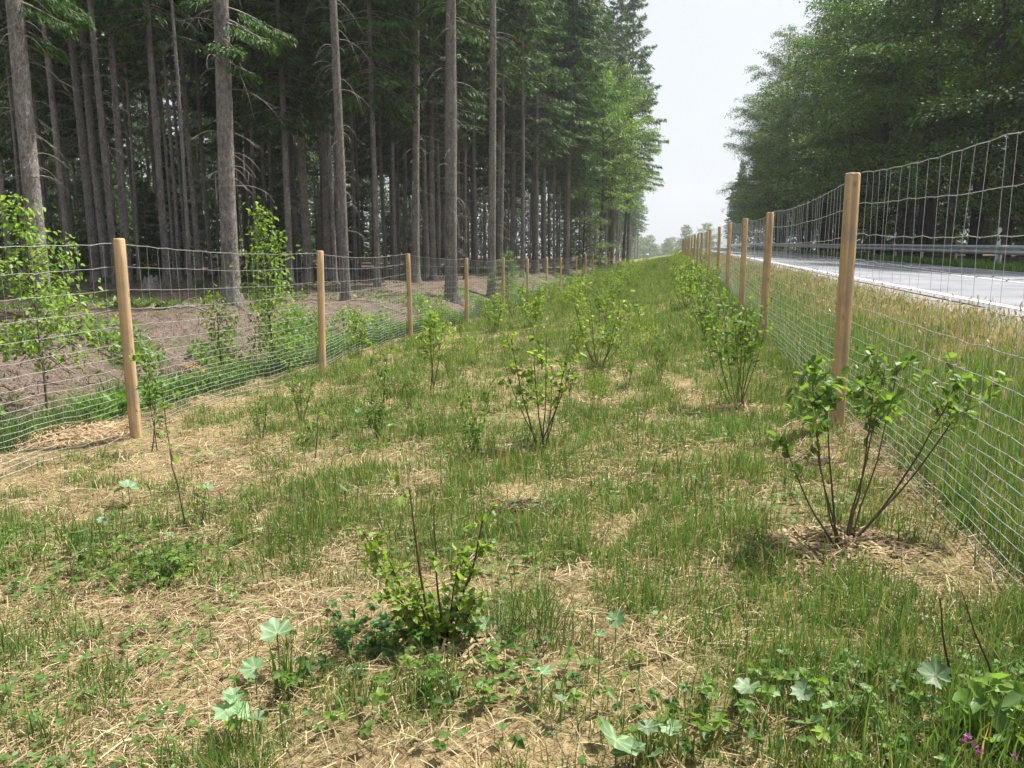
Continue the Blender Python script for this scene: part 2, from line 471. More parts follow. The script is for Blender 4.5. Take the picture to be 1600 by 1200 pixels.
# road sheet, painted lines
ry = np.concatenate([np.arange(-40, 60, 2.0), np.arange(60, 240, 5.0), np.arange(240, 560, 40)])
P, Q, _, _ = grid_sheet(np.array([3.06, 4.5, 6.6, 8.5, 9.94]), ry, lambda x, y: zRoad(x - SK * y, y))
tag(MB().add(P, Q).build('road', M_ASPH), 'grey two-lane asphalt road beside the fence', 'road', kind='structure')
def line(name, a, b, label):
    P, Q, _, _ = grid_sheet(np.array([a, b]), ry[ry < 260], lambda x, y: zRoad(x - SK * y, y) + .005)
    tag(MB().add(P, Q).build(name, M_PAINT), label, 'road marking', kind='structure')
line('road_marking', 3.27, 3.42, 'white edge line on the fence side of the road')
line('road_marking', 6.36, 6.47, 'thin white centre line of the road')
line('road_marking', 9.62, 9.74, 'white edge line on the guardrail side of the road')

# ------------------------------------------------------------------ fences
HP = 1.75
def make_post_mesh(seed, crack):
    r = random.Random(seed)
    k, mb = 20, MB()
    hs = [-.12, 0, .3, .6, .9, 1.2, 1.5, HP - .012, HP]
    P = []
    ca = -1.35 + r.uniform(-.5, .5)
    for i, h in enumerate(hs):
        rad = .051 - .003 * h / HP - (.006 if i == len(hs) - 1 else 0)
        for j in range(k):
            a = j / k * 2 * math.pi
            rr = rad * (1 + .025 * math.sin(3 * a + seed) + .012 * math.sin(7 * a + h * 3 + seed))
            if crack and j == 14: rr *= .55 if h > .2 else .9
            P.append((rr * math.cos(a) + .006 * math.sin(h * 1.3 + seed), rr * math.sin(a) + .006 * math.cos(h + seed), h))
    Q = [(i * k + j, i * k + (j + 1) % k, (i + 1) * k + (j + 1) % k, (i + 1) * k + j) for i in range(len(hs) - 1) for j in range(k)]
    c = len(P); P.append((0, 0, HP + .001))
    T = [((len(hs) - 1) * k + j, (len(hs) - 1) * k + (j + 1) % k, c) for j in range(k)]
    mb.add(P, Q, T)
    return mb.mesh('post', M_WOOD)
POSTS = [make_post_mesh(i, i % 2 == 0) for i in range(5)]

WH = [.03 + .05 * i for i in range(10)] + [.55, .63, .73, .85, 1.0, 1.15, 1.32, 1.52, 1.72]

def fence(name, label, posts, side, near_bays):
    root = tag(empty(name, posts[0]), label, 'fence')
    for i, p in enumerate(posts):
        o = bpy.data.objects.new('post', POSTS[(i * 2) % 5]); COL.objects.link(o)
        o.parent = root
        o.location = p - posts[0]
        rr = random.Random(i + int(side * 10))
        o.rotation_euler = (R(rr.uniform(-.7, .7)), R(rr.uniform(-.7, .7)), rr.uniform(-.5, .5) - .2)
        o.scale = (1, 1, (.985 if side > 0 else 1) + rr.uniform(-.015, .01))
    for i in range(len(posts) - 1):
        a, b = posts[i] - posts[0], posts[i + 1] - posts[0]
        d = b - a; L = d.length
        off = Vector((d.y, -d.x, 0)).normalized() * side * .055
        ns = max(2, int(round(L / .15)))
        near = i in near_bays
        ymid = (posts[i].y + posts[i + 1].y) / 2
        rad = .0014 + .00005 * min(ymid, 25)
        rr = np.random.default_rng(100 + i + int(side * 3))
        def path(h, seg, wig):
            t = np.linspace(0, 1, seg + 1)
            sag = -.05 * (h / 1.7) ** 2 * 4 * t * (1 - t) * (1 if i % 2 else 1.4)
            gz = G(posts[0].x + a.x + d.x * t, posts[0].y + a.y + d.y * t) - posts[0].z
            base = a.z + d.z * t
            w = np.clip(1 - h / .8, 0, 1)                       # the lowest wires follow the ground
            z = base * (1 - w) + np.maximum(gz, base - .15) * w + h + sag
            wob = rr.normal(0, wig, len(t)); wob[0] = wob[-1] = 0
            slow = np.interp(t, np.linspace(0, 1, 5), [0, *rr.normal(0, .006, 3), 0])
            return np.stack([a.x + d.x * t + off.x + wob * off.x * 20, a.y + d.y * t + off.y, z + wob + slow], -1)
        wires = []
        for h in WH:
            seg = ns if near else (10 if ymid < 35 else 4)
            p = path(h, seg, .0024 if near else .0015)
            if near:                                            # crimps at every stay
                p[1:-1:2, 2] += .0022; p[2:-1:2, 2] -= .0022
            rw = rad * (1.3 if h > 1.7 or h < .04 else 1.0)
            wires.append((p, rw))
        if near:
            for p, rw in wires:
                mb = MB().tube(p, rw, 4)
                for g in range(1, len(p) - 1):                  # the knot that grips each stay wire
                    e = (p[g + 1] - p[g - 1]); e = e / np.linalg.norm(e) * .011
                    mb.tube(np.array([p[g] - e + [0, 0, .003], p[g] + e - [0, 0, .003]]), rw * 1.7, 4)
                mb.build('line_wire', M_WIRE, root)
        else:
            mb = MB()
            for p, rw in wires: mb.tube(p, rw, 3)
            tag(mb.build('line_wires', M_WIRE, root), kind='stuff')
        top = path(1.72, ns, 0); bot = path(.03, ns, 0)
        if ymid < 45:
            mb = MB()
            for s in range(1, ns):
                n_ = 5 if near else 2
                t = np.linspace(0, 1, n_)[:, None]
                pts = bot[s] * (1 - t) + top[s] * t
                pts[1:-1, :2] += rr.normal(0, .006, (n_ - 2, 2))
                jog = rr.normal(0, .012, 2); pts[:, 0] += jog[0] * .4; pts[:, 1] += jog[1]
                q = MB() if near else mb
                q.tube(pts, rad * .62, 4 if near else 3)
                if near: q.build('stay_wire', M_WIRE, root)
            if not near: tag(mb.build('stay_wires', M_WIRE, root), kind='stuff')
    return root

lp = [onv(-4.75, 2.4), at(213, 683), at(505, 585), at(641, 527)]
lp += [onv(-5.28, y) for y in (20.4, 24.9, 29.4, 34.0, 38.5, 45.0, 50.0, 55, 60.5, 66, 71, 75, 79, 84.5)]
fence('wire_fence', 'wire mesh fence with pale wooden posts along the dark spruce forest', lp, -1, (0, 1, 2))
rp = [onv(1.25, .9), at(1305, 665), at(1192, 537)]
rp += [onv(v, y) for v, y in ((1.42, 14.6), (1.5, 19.2), (1.55, 23.7), (1.52, 28.3), (1.5, 30.5), (1.5, 35), (1.5, 39.6), (1.48, 44), (1.46, 48.6), (1.45, 53), (1.43, 57.6), (1.42, 62), (1.4, 66.5), (1.4, 71), (1.4, 75.5))]
fence('wire_fence', 'wire mesh fence with pale wooden posts along the road verge', rp, 1, (0, 1, 2))

def stake(px, py, h, w, lean, mat, label):
    p = at(px, py)
    o = MB().box((-w, -.012, -.05), (w, .012, h)).build('stake', mat, loc=p)
    m = o.data
    for v in m.vertices:
        if v.co.z > h * .9: v.co.x *= .6
    o.rotation_euler = (0, lean, 0)
    tag(o, label, 'stake')
stake(879, 452, .62, .028, R(12), plain_mat('fresh_split_wood', (.62, .52, .34), .7), 'short pale leaning wooden stake beside the forest fence')
stake(1082, 424, .55, .035, 0, M_WHITE, 'small white stake standing at the foot of the roadside fence')

# ------------------------------------------------------------------ guardrail, delineators
def guardrail():
    y0, v0 = 6.0, 11.0
    base = onv(v0, y0); base.z = 0
    root = tag(empty('guardrail', base), 'grey steel W-beam guardrail on the far side of the road', 'guardrail')
    prof = [(.00, .31), (-.035, .295), (-.08, .27), (-.08, .215), (-.02, .175), (-.02, .135), (-.08, .095), (-.08, .04), (-.035, .015), (0, 0)]
    step = 4.0
    pm = MB().box((-.03, -.05, -.4), (.03, .05, .62)).mesh('rail_post', M_STEEL)
    sp = MB().box((-.1, -.04, .44), (-.031, .04, .70)).mesh('spacer', M_STEEL)
    y = y0
    while y < 150:
        a, b = onv(v0, y), onv(v0, y + step)
        za, zb = float(zRoad(9.95, y)) + .43, float(zRoad(9.95, y + step)) + .43
        V = []
        for (px_, z_) in (((a - base), za), ((b - base), zb)):
            for (ox, oz) in prof: V.append((px_.x + ox - .06, px_.y, z_ + oz))
        for (px_, z_) in (((a - base), za), ((b - base), zb)):
            for (ox, oz) in prof: V.append((px_.x + ox - .056, px_.y, z_ + oz))
        n = len(prof)
        Q = [(i, i + 1, n + i + 1, n + i) for i in range(n - 1)] + [(2 * n + i + 1, 2 * n + i, 3 * n + i, 3 * n + i + 1) for i in range(n - 1)]
        Q += [(0, n, 3 * n, 2 * n), (n - 1, 2 * n - 1 + 0, 4 * n - 1, 3 * n - 1)]
        MB().add(V, Q).build('rail_beam', M_STEEL, root)
        o = bpy.data.objects.new('rail_post', pm); COL.objects.link(o); o.parent = root
        o.location = (a.x - base.x + .1, a.y - base.y, za - .43 + .04)
        s = bpy.data.objects.new('spacer', sp); COL.objects.link(s); s.parent = root
        s.location = (a.x - base.x + .1, a.y - base.y, za - .43)
        y += step
guardrail()

def delineator(p, h, label, group=None):
    root = tag(empty('delineator_post', p, R(-11)), label, 'road post', group)
    def prism(z0, z1, w, d, slant=0):
        V = []
        for z in (z0, z1):
            for (x, y) in ((-w, -d), (w, -d), (w * .6, d), (-w * .6, d)):
                V.append((x, y, z + (slant * (y + d) if z == z1 else 0)))
        return V, [(0, 3, 2, 1), (4, 5, 6, 7), (0, 1, 5, 4), (1, 2, 6, 5), (2, 3, 7, 6), (3, 0, 4, 7)]
    V, Q = prism(-.1, h, .06, .045, .5)
    MB().add(V, Q).build('body', M_WHITE, root)
    V, Q = prism(h - .42, h - .18, .063, .048)
    V = [(x, y, z + x * 1.2) for x, y, z in V]
    MB().add(V, Q).build('band', M_BLACK, root)
    MB().box((-.028, -.054, h - .39), (.028, -.0485, h - .23)).build('reflector', M_REFL, root)
delineator(onv(2.92, 22.6), .92, 'white road post with black band behind the second roadside fence post')
delineator(onv(12.1, 28.6) + Vector((0, 0, .12)), 1.42, 'white road post with black band beyond the guardrail, before dark trunks')
delineator(onv(12.1, 78) + Vector((0, 0, .12)), 1.3, 'tiny distant white road post beyond the guardrail')

# ------------------------------------------------------------------ spruces
def unit(a): return a / (np.linalg.norm(a, axis=-1, keepdims=True) + 1e-9)

def sprays(mb, P, D, L, W, C, rng, nrm=None):
    """Rhombic sprays: base P, direction D, length L, width W."""
    n = len(P)
    D = unit(D)
    up = rng.normal(0, .55, (n, 3)) + np.array([0, 0, 1.0]) if nrm is None else nrm + rng.normal(0, .25, (n, 3))
    S = unit(np.cross(D, up))
    Nn = np.cross(S, D)
    L = np.broadcast_to(L, (n,))[:, None]; W = np.broadcast_to(W, (n,))[:, None]
    V = np.stack([P, P + D * L * .45 + S * W * .5 - Nn * W * .12, P + D * L - Nn * L * .08, P + D * L * .45 - S * W * .5 - Nn * W * .12], 1)
    Qd = np.arange(n * 4).reshape(-1, 4)
    mb.add(V.reshape(-1, 3), Qd, None, np.repeat(C, 4, axis=0))

def spruce(seed, H, r0, cb, low_green=(), dead=1.0, whorl=.42, width=3.0, thick=1.0):
    rng = np.random.default_rng(seed)
    root = empty('spruce_tree', (0, 0, 0))
    hs = np.array([-.4, 0, .15, .4, .9, 2, 3.5, 5, 7, 9, 12, 15, 18, 21, 24, 27, H])
    hs = hs[hs <= H]
    rad = r0 * np.clip(1 - hs / H, .02, 1) ** .75 * (1 + .55 * np.exp(-np.clip(hs, 0, 9) / .28))
    wob = np.stack([.05 * np.sin(hs * .31 + seed), .05 * np.cos(hs * .27 + seed * 2), hs], -1)
    wob[:, :2] -= wob[1, :2]
    mb = MB()
    V, Qd = tube(wob, rad, 14)
    a = np.arctan2(V[:, 1], V[:, 0]); z = V[:, 2]
    fl = 1 + .16 * np.exp(-np.clip(z, 0, 9) / .25) * np.sin(a * 5 + seed) + .025 * np.sin(a * 3 + z * 1.7)
    V[:, :2] = V[:, :2] * fl[:, None]
    mb.add(V, Qd)
    trunk = mb.build('trunk', M_SPRUCE, root, smooth=True)
    cx = lambda h: np.array([np.interp(h, hs, wob[:, 0]), np.interp(h, hs, wob[:, 1]), h])
    rr = lambda h: float(np.interp(h, hs, rad))
    db = MB(); h = 1.4 + rng.random()
    while h < cb + 3:
        for _ in range(rng.integers(1, 5)):
            a = rng.random() * 6.283
            stub = rng.random() < .45
            ln = rng.uniform(.06, .22) if stub else rng.uniform(.35, 1.45) * min(1.2, .5 + h / 9)
            dr = rng.uniform(.25, .75)
            t = np.linspace(0, 1, 2 if stub else 6)[:, None]
            out = np.array([math.cos(a), math.sin(a), 0])
            side = np.array([-math.sin(a), math.cos(a), 0]) * rng.normal(0, .16)
            p = cx(h) + out * (rr(h) * .8 + ln * (t - .12 * t * t)) + side * ln * t * t + np.array([0, 0, 1.]) * ln * (rng.uniform(-.1, .22) * t - dr * t * t)
            db.tube(p, np.linspace(.012 if stub else .0075, .0025, len(p)) * (1 + r0), 3)
            if not stub and rng.random() < .5:
                for _k in range(rng.integers(1, 4)):
                    s = rng.integers(2, 5)
                    d2 = unit(out * .5 + np.array([rng.normal(0, .6), rng.normal(0, .6), -.5]))
                    db.tube(np.array([p[s], p[s] + d2 * rng.uniform(.15, .5)]), [.005, .002], 3)
        h += rng.uniform(.12, .42) / dead
    dbo = tag(db.build('dead_branches', M_DEADBR, root), kind='stuff')
    cr, wd = MB(), MB()
    def live_branch(h, a, ln, drp, dens=1.0, fine=1.0):
        n = 9
        t = np.linspace(0, 1, n)[:, None]
        out = np.array([math.cos(a), math.sin(a), 0]); sd = np.array([-math.sin(a), math.cos(a), 0])
        rise = np.clip((h - cb) / (H - cb), 0, 1)
        p = cx(h) + out * (ln * t) + np.array([0, 0, 1.]) * ln * ((.05 + .35 * rise) * t - drp * t ** 1.6 + .16 * t ** 4)
        wd.tube(p, np.linspace(.022, .004, n), 3)
        m = int(ln * 34 * dens) + 4
        s = rng.uniform(.14, 1, m) ** .8
        B = np.stack([np.interp(s, t[:, 0], p[:, k]) for k in range(3)], -1)
        sgn = rng.choice([-1, 1], m)[:, None]
        reach = (rng.uniform(.05, .36, m) * ln * (1.1 - s))[:, None]
        B = B + sd * sgn * reach + out * reach * .35 + np.array([0, 0, -1.]) * (rng.random((m, 1)) * .14 + reach * .25)
        D = sd * sgn * .8 + out * .75 + np.array([0, 0, -1.]) * rng.uniform(.2, 1.3, (m, 1)) + rng.normal(0, .25, (m, 3))
        base = np.array([.056, .118, .032])
        C = base * rng.uniform(.55, 1.5, (m, 1)) + np.array([.05, .07, .01]) * (rng.random((m, 1)) < .25)
        sprays(cr, B, D, rng.uniform(.2, .46, m) * fine, rng.uniform(.05, .10, m) * fine, C, rng)
    h = cb
    while h < H - .4:
        rel = (h - cb) / (H - cb)
        ln0 = width * (1 - rel) ** .8 * (1 if rel > .12 else .65 + 3 * rel) + .25
        for k in range(rng.integers(4, 7)):
            live_branch(h + rng.uniform(-.15, .15), rng.random() * 6.283, ln0 * rng.uniform(.7, 1.15), .42 * (1 - rel) + .1, thick)
        h += whorl * rng.uniform(.8, 1.25)
    for (hh, a, ln) in low_green:
        live_branch(hh, a, ln, .5, 14, .38)
    bo = tag(wd.build('branches', M_DEADBR, root), kind='stuff')
    co = cr.build('crown', M_NEEDLE, root)
    return reg(root, trunk, dbo, bo, co)

SPR = [spruce(1, 30, .20, 14.5, dead=1.25), spruce(2, 28, .17, 9.5, dead=.8), spruce(3, 31, .185, 15.5, dead=1.0, width=2.7),
       spruce(4, 27, .16, 7.5, dead=1.3, width=3.2, thick=1.7),
       spruce(5, 30, .20, 14.5, low_green=[(5.3, -.5, 1.5), (5.0, -1.0, 1.3), (5.6, .1, 1.6), (4.6, -.3, .9), (5.8, -2.4, .9), (5.4, .5, 1.2), (6.4, -2.0, 1.3)], dead=1.5),
       spruce(6, 8.5, .07, .6, dead=.4, whorl=.3, width=2.1),
       spruce(7, 28, .085, 13.5, dead=.6, width=2.2), spruce(8, 28, .105, 11.5, dead=.7, width=2.4)]
USED = set()
def place_spruce(kind, loc, rz, sc, label, group=None, name='spruce_tree'):
    proto = SPR[kind]
    if kind not in USED:
        USED.add(kind); o = proto
        o.location = loc; o.rotation_euler = (0, 0, rz); o.scale = (sc,) * 3
    else:
        o = copy_tree(proto, loc, rz, sc)
    if kind == 5: o.name = 'young_spruce'
    tag(o, label, 'tree', group)
    if group is None and 'group' in o: del o['group']
    return o

# (base px, base py, trunk width px, prototype, label): the trunks one can tell apart along the forest edge
EDGE = [
 (68, 492, 29, 4, 'thick grey spruce trunk behind the small birch at the forest edge'),
 (150, 440, 15, 0, 'slender knobbly spruce trunk behind the leafy birch sapling'),
 (168, 434, 14, 2, 'smooth slender spruce trunk, the second of the close pair behind the birch'),
 (262, 446, 13, 1, 'thin dark spruce trunk standing by the hollow brown stump'),
 (362, 474, 31, 4, 'thickest spruce trunk with curved dead branches and a green low bough'),
 (388, 420, 11, 2, 'thin grey spruce trunk just behind the thickest spruce'),
 (483, 440, 16, 2, 'straight spruce trunk standing just before the second fence post'),
 (512, 437, 14, 0, 'pale spruce trunk with many short dead branches by the second fence post'),
 (541, 470, 17, 0, 'spruce trunk with dark root flare beyond the second fence post'),
 (556, 432, 8, 1, 'thin brown spruce trunk behind the one with dark root flare'),
 (590, 447, 11, 3, 'slim dark spruce trunk between the second and third fence posts'),
 (650, 442, 16, 0, 'spruce trunk with pale peeling dead branches beside the third fence post'),
 (706, 470, 24, 2, 'thick flaky spruce trunk left of the fourth fence post'),
 (768, 466, 16, 2, 'reddish spruce trunk between the fourth and fifth fence posts'),
 (800, 421, 11, 3, 'spruce trunk just past the pale green conical sapling'),
 (816, 432, 8, 0, 'slim bare spruce trunk beside the sixth fence post'),
 (833, 422, 6, 1, 'thinnest bare spruce trunk past the sixth fence post'),
 (851, 424, 7, 1, 'bare thin brown spruce trunk behind the seventh fence post'),
 (886, 431, 9, 3, 'spruce trunk rising beside the short pale stake'),
]
for i, (px, py, w, kind, label) in enumerate(EDGE):
    p = at(px, py)
    dia = w / F_PX * math.hypot(p.x, p.y)
    d0 = [.36, .30, .33, .28, .36][kind]
    sc = min(1.6, max(.5, .70 * dia / d0))
    rz = 0.0 if kind == 4 and i == 4 else random.uniform(0, 6.28)
    if i == 0: rz = .9
    o = place_spruce(kind, p, rz, sc, label)
    o.scale = (sc, sc, max(sc, 1.0))
    o.rotation_euler = (R(random.uniform(-.8, .8)), R(random.uniform(-.8, .8)), rz)

ORD = 'first second third fourth fifth sixth seventh eighth ninth tenth eleventh twelfth thirteenth fourteenth fifteenth sixteenth seventeenth eighteenth nineteenth twentieth'.split()
ORD += ['twenty-' + q for q in ORD[:9]] + ['thirtieth']
SLIM = [(20, 452, 9), (112, 446, 8), (198, 438, 8), (218, 432, 9), (292, 430, 8), (312, 436, 8), (330, 428, 7), (405, 432, 8), (432, 430, 9), (457, 428, 8), (603, 430, 8), (618, 436, 7), (634, 428, 7),
        (668, 432, 8), (686, 428, 8), (728, 436, 8), (744, 430, 7), (782, 432, 8), (866, 424, 7), (905, 421, 7), (921, 418, 7), (936, 416, 7), (950, 414, 6), (963, 412, 6)]
for q, (px, py, w) in enumerate(sorted(SLIM)):
    p = at(px, py); dia = w / F_PX * math.hypot(p.x, p.y)
    kind = random.choice([6, 7]); sc = min(1.25, max(.7, dia / [.165, .205][kind - 6]))
    o = place_spruce(kind, p, random.uniform(0, 6.28), sc, ORD[q] + ' slim straight trunk from the left, between the thicker spruces of the forest edge', 'slim trunks near the forest edge')
    o.scale = (sc, sc, random.uniform(.95, 1.1))

# the two big edge spruces that close the row far along the fence
place_spruce(3, onv(-4.9, 96), .4, 1.32, 'tall dark full-crowned spruce closing the forest edge against the sky')
place_spruce(3, onv(-6.6, 92), 2.4, 1.18, 'dark spruce just behind the last tall one of the forest edge')

# forest behind: individuals, thinned to those that can be seen
rng = np.random.default_rng(11)
spots = [(o.location.x, o.location.y) for o in bpy.data.objects if o.name.startswith('spruce_tree')]
n = 0; tries = 0
while n < 190 and tries < 9000:
    tries += 1
    y = rng.uniform(9, 120); v = -rng.uniform(7.4, 62) ** 1.0
    if rng.random() > math.exp(-(-v - 7) / 32): continue
    x = v + SK * y
    if abs(x) / y > .80 or x / y > .19: continue
    if v > -9.5 and y < 45: continue
    if y < 24: continue
    if y < 34 and v > -14: continue
    if min((x - a) ** 2 + (y - b) ** 2 for a, b in spots) < (1.5 if y < 60 else 2.3) ** 2: continue
    spots.append((x, y)); n += 1
    if y > 50 and v > -12: lab, gr = 'spruce trunk in the crowded far row along the forest fence', 'far edge spruces along the forest fence'
    elif v > -20: lab, gr = 'slender shaded spruce standing a few rows inside the forest', 'shaded spruces a few rows inside the forest'
    else: lab, gr = 'dim thin spruce deep inside the dark forest', 'dim spruces deep inside the forest'
    place_spruce(int(rng.choice([6, 6, 7, 7, 1, 3])), on(x, y), rng.random() * 6.28, rng.uniform(.75, 1.1), lab, gr)
for k in range(60):
    y = rng.uniform(24, 118); v = -rng.uniform(24, 66); x = v + SK * y
    if abs(x) / y > .82: continue
    place_spruce(5, on(x, y), rng.random() * 6.28, rng.uniform(.6, 1.25), 'low bushy young spruce in the gloom of the forest', 'young spruces in the gloom of the forest')
# the small spruces in the haze at the far end of both edges
for k in range(14):
    y = 118 + k * 6.0
    place_spruce(int(rng.choice([1, 3])), onv(-7 - rng.random() * 5, y), rng.random() * 6, rng.uniform(.55, .85), 'hazy spruce at the far end of the forest edge', 'hazy spruces at the far end of the forest')
for k in range(12):
    y = 112 + k * 7.0
    place_spruce(3, onv(14.5 + rng.random() * 6, y), rng.random() * 6, rng.uniform(.55, .8), 'bluish hazy spruce far along the road', 'hazy spruces far along the road')

def far_wood(label, v0, v1, y0, y1, n, seed):
    rng = np.random.default_rng(seed)
    y = rng.uniform(y0, y1, n); v = rng.uniform(v0, v1, n); x = v + SK * y
    z = G(x, y, False) + rng.uniform(0, 1, n) ** .9 * 17
    D = rng.normal(0, 1, (n, 3)) * [1, 1, .5] + [0, 0, -.5]
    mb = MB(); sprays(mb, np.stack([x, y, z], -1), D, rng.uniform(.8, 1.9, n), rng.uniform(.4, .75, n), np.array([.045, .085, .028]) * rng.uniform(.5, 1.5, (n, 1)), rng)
    tag(mb.build('forest', M_NEEDLE), label, 'forest', kind='stuff')
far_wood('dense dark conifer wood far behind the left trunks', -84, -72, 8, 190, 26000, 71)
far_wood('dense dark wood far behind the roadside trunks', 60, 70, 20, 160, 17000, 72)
far_wood('unseen run of the left conifer wood behind the camera, added to block skylight', -40, -13, -40, 3, 14000, 75)  # forest carried on out of view, added to keep skylight out of its interior
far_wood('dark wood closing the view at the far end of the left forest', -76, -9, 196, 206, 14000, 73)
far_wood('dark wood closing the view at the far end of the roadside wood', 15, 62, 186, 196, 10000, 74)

# ------------------------------------------------------------------ broadleaf trees
def leafy_limb(wd, lf, p0, a, el, ln, droop, rng, r, dens, leaf, col):
    out = np.array([math.cos(a), math.sin(a), 0]); sd = np.array([-math.sin(a), math.cos(a), 0]); up = np.array([0, 0, 1.])
    n = 9; t = np.linspace(0, 1, n)[:, None]
    p = p0 + out * ln * (math.cos(el) * t + .10 * t * t) + up * ln * (math.sin(el) * t - droop * t * t) + sd * ln * rng.normal(0, .1) * t * t
    wd.tube(p, np.linspace(r, .008, n), 5)
    ns = int(ln * 2.9) + 3
    for k in range(ns):
        s = .2 + .8 * (k + rng.random()) / ns
        b = np.array([np.interp(s, t[:, 0], p[:, q]) for q in range(3)])
        l2 = ln * (.20 + .32 * (1 - s)) * rng.uniform(.6, 1.25) + .3
        sg = 1 if k % 2 else -1
        d2 = unit(sd * sg * rng.uniform(.6, 1) + out * rng.uniform(.3, .9) + up * rng.uniform(-.3, .6))
        m2 = 5; t2 = np.linspace(0, 1, m2)[:, None]
        q = b + d2 * l2 * t2 - up * l2 * .22 * t2 * t2
        wd.tube(q, np.linspace(max(.006, r * .25), .004, m2), 3)
        m = int(l2 * dens)
        s2 = rng.uniform(.1, 1.05, m)
        B = b + d2 * (l2 * s2)[:, None] - up * (l2 * .22 * s2 * s2)[:, None]
        nd = unit(np.cross(d2, up))
        lat = rng.normal(0, .22 * l2 + .10, m) * (1.1 - .6 * s2)
        B = B + nd * lat[:, None] + up * (rng.normal(0, .11, m) - .10 * np.abs(lat))[:, None]
        D = d2 * .7 + nd * np.sign(lat)[:, None] * .7 + rng.normal(0, .55, (m, 3)) - up * .3
        C = np.asarray(col) * rng.uniform(.6, 1.45, (m, 1)) * (1 + .25 * rng.normal(0, 1, (1, 1)).clip(-1, 1)) + np.array([.03, .035, .0]) * (rng.random((m, 1)) < .2)
        sprays(lf, B, D, rng.uniform(.8, 1.25, m) * leaf, rng.uniform(.45, .65, m) * leaf, C, rng, np.array([0, 0, 1.0]))

def broadleaf(seed, H, r0, cb, spread, nl, dens, leaf, col, name='beech_tree', toward=None):
    rng = np.random.default_rng(seed)
    root = empty(name, (0, 0, 0))
    hs = np.linspace(-.4, H * .93, 14)
    rad = r0 * np.clip(1 - hs / H, .04, 1) ** .9 * (1 + .5 * np.exp(-np.clip(hs, 0, 9) / .35))
    w = np.stack([.22 * np.sin(hs * .2 + seed), .22 * np.cos(hs * .23 + seed), hs], -1); w[:, :2] -= w[1, :2]
    V, Qd = tube(w, rad, 12)
    tr = MB().add(V, Qd).build('trunk', M_BEECHB, root, smooth=True)
    wd, lf = MB(), MB()
    for k in range(nl):
        rel = (k + rng.random()) / nl
        h = cb + (H * .95 - cb) * rel ** 1.05
        prof = math.sin(math.pi * min(1, .22 + .80 * rel)) ** .7
        ln = spread * prof * rng.uniform(.7, 1.12) + .5
        a = k * 2.399 + rng.normal(0, .4)
        el = R(16 + 50 * rel + rng.normal(0, 12))
        p0 = np.array([np.interp(h, hs, w[:, 0]), np.interp(h, hs, w[:, 1]), h])
        leafy_limb(wd, lf, p0, a, el, ln, .38 - .2 * rel, rng, .03 + .05 * (1 - rel), dens, leaf, col)
    b = tag(wd.build('limbs', M_BEECHB, root), kind='stuff')
    c = lf.build('crown', M_TREELEAF, root)
    return reg(root, tr, b, c)

BC = (.085, .158, .032)
BEE = [broadleaf(21, 22, .34, 3.6, 5.8, 33, 42, .165, BC), broadleaf(22, 20, .28, 3.0, 5.2, 31, 42, .165, (.08, .148, .034)),
       broadleaf(23, 24, .38, 4.6, 6.2, 34, 40, .17, (.078, .15, .03)),
       broadleaf(24, 12, .13, .7, 3.4, 40, 34, .15, (.12, .20, .045), 'young_beech'),
       broadleaf(25, 19, .16, 6.5, 3.1, 30, 42, .17, (.16, .27, .05)),
       broadleaf(26, 12, .13, .4, 3.9, 30, 13, .42, (.13, .22, .05), 'hazy_tree')]
BUSED = set()
def place_beech(kind, loc, rz, sc, label, group=None):
    proto = BEE[kind]
    if kind not in BUSED:
        BUSED.add(kind); o = proto
        o.location = loc; o.rotation_euler = (0, 0, rz); o.scale = (sc,) * 3
    else: o = copy_tree(proto, loc, rz, sc)
    tag(o, label, 'tree', group)
    if group is None and 'group' in o: del o['group']
    return o
rng = np.random.default_rng(33)
BL = ['first big beech of the roadside wood, at the picture edge', 'second large dark beech behind the guardrail', 'third large beech with pale sunlit top boughs behind the guardrail',
      'fourth beech overhanging the guardrail', 'fifth beech along the road, leaning towards the sky gap', 'sixth beech along the road wood edge', 'seventh beech along the road wood edge',
      'eighth beech with rounded crown against the white sky', 'ninth beech with feathery crown against the white sky', 'tenth beech, low on the far wood edge', 'eleventh beech, last of the road wood edge']
for k in range(11):
    y = 27 + k * 8.2 + rng.uniform(-1, 1)
    v = 14.0 + rng.uniform(-.5, .8) - .05 * k
    place_beech(int(k % 3), onv(v, y), rng.random() * 6.28, rng.uniform(1.0, 1.15), BL[k])
for k in range(16):
    y = 26 + k * 6 + rng.uniform(-2, 2)
    place_beech(int(rng.integers(0, 3)), onv(22 + rng.uniform(-1, 5), y), rng.random() * 6.28, rng.uniform(1.0, 1.25), 'dark beech in the second row behind the guardrail', 'beeches in the second row of the roadside wood')
spots2 = []
for k in range(60):
    y = rng.uniform(26, 92); v = rng.uniform(18, 44); x = v + SK * y
    if x / y > .72 or any((x - a) ** 2 + (y - b) ** 2 < 6 for a, b in spots2): continue
    spots2.append((x, y))
    place_spruce(int(rng.integers(0, 3)), on(x, y), rng.random() * 6.28, rng.uniform(.9, 1.2), 'dark straight trunk inside the wood beyond the guardrail', 'dark trunks inside the roadside wood')
for k in range(46):
    y = rng.uniform(30, 120); v = rng.uniform(24, 58); x = v + SK * y
    if x / y > .75: continue
    place_spruce(5, on(x, y), rng.random() * 6.28, rng.uniform(.6, 1.2), 'low bushy young spruce between the trunks of the roadside wood', 'young spruces inside the roadside wood')
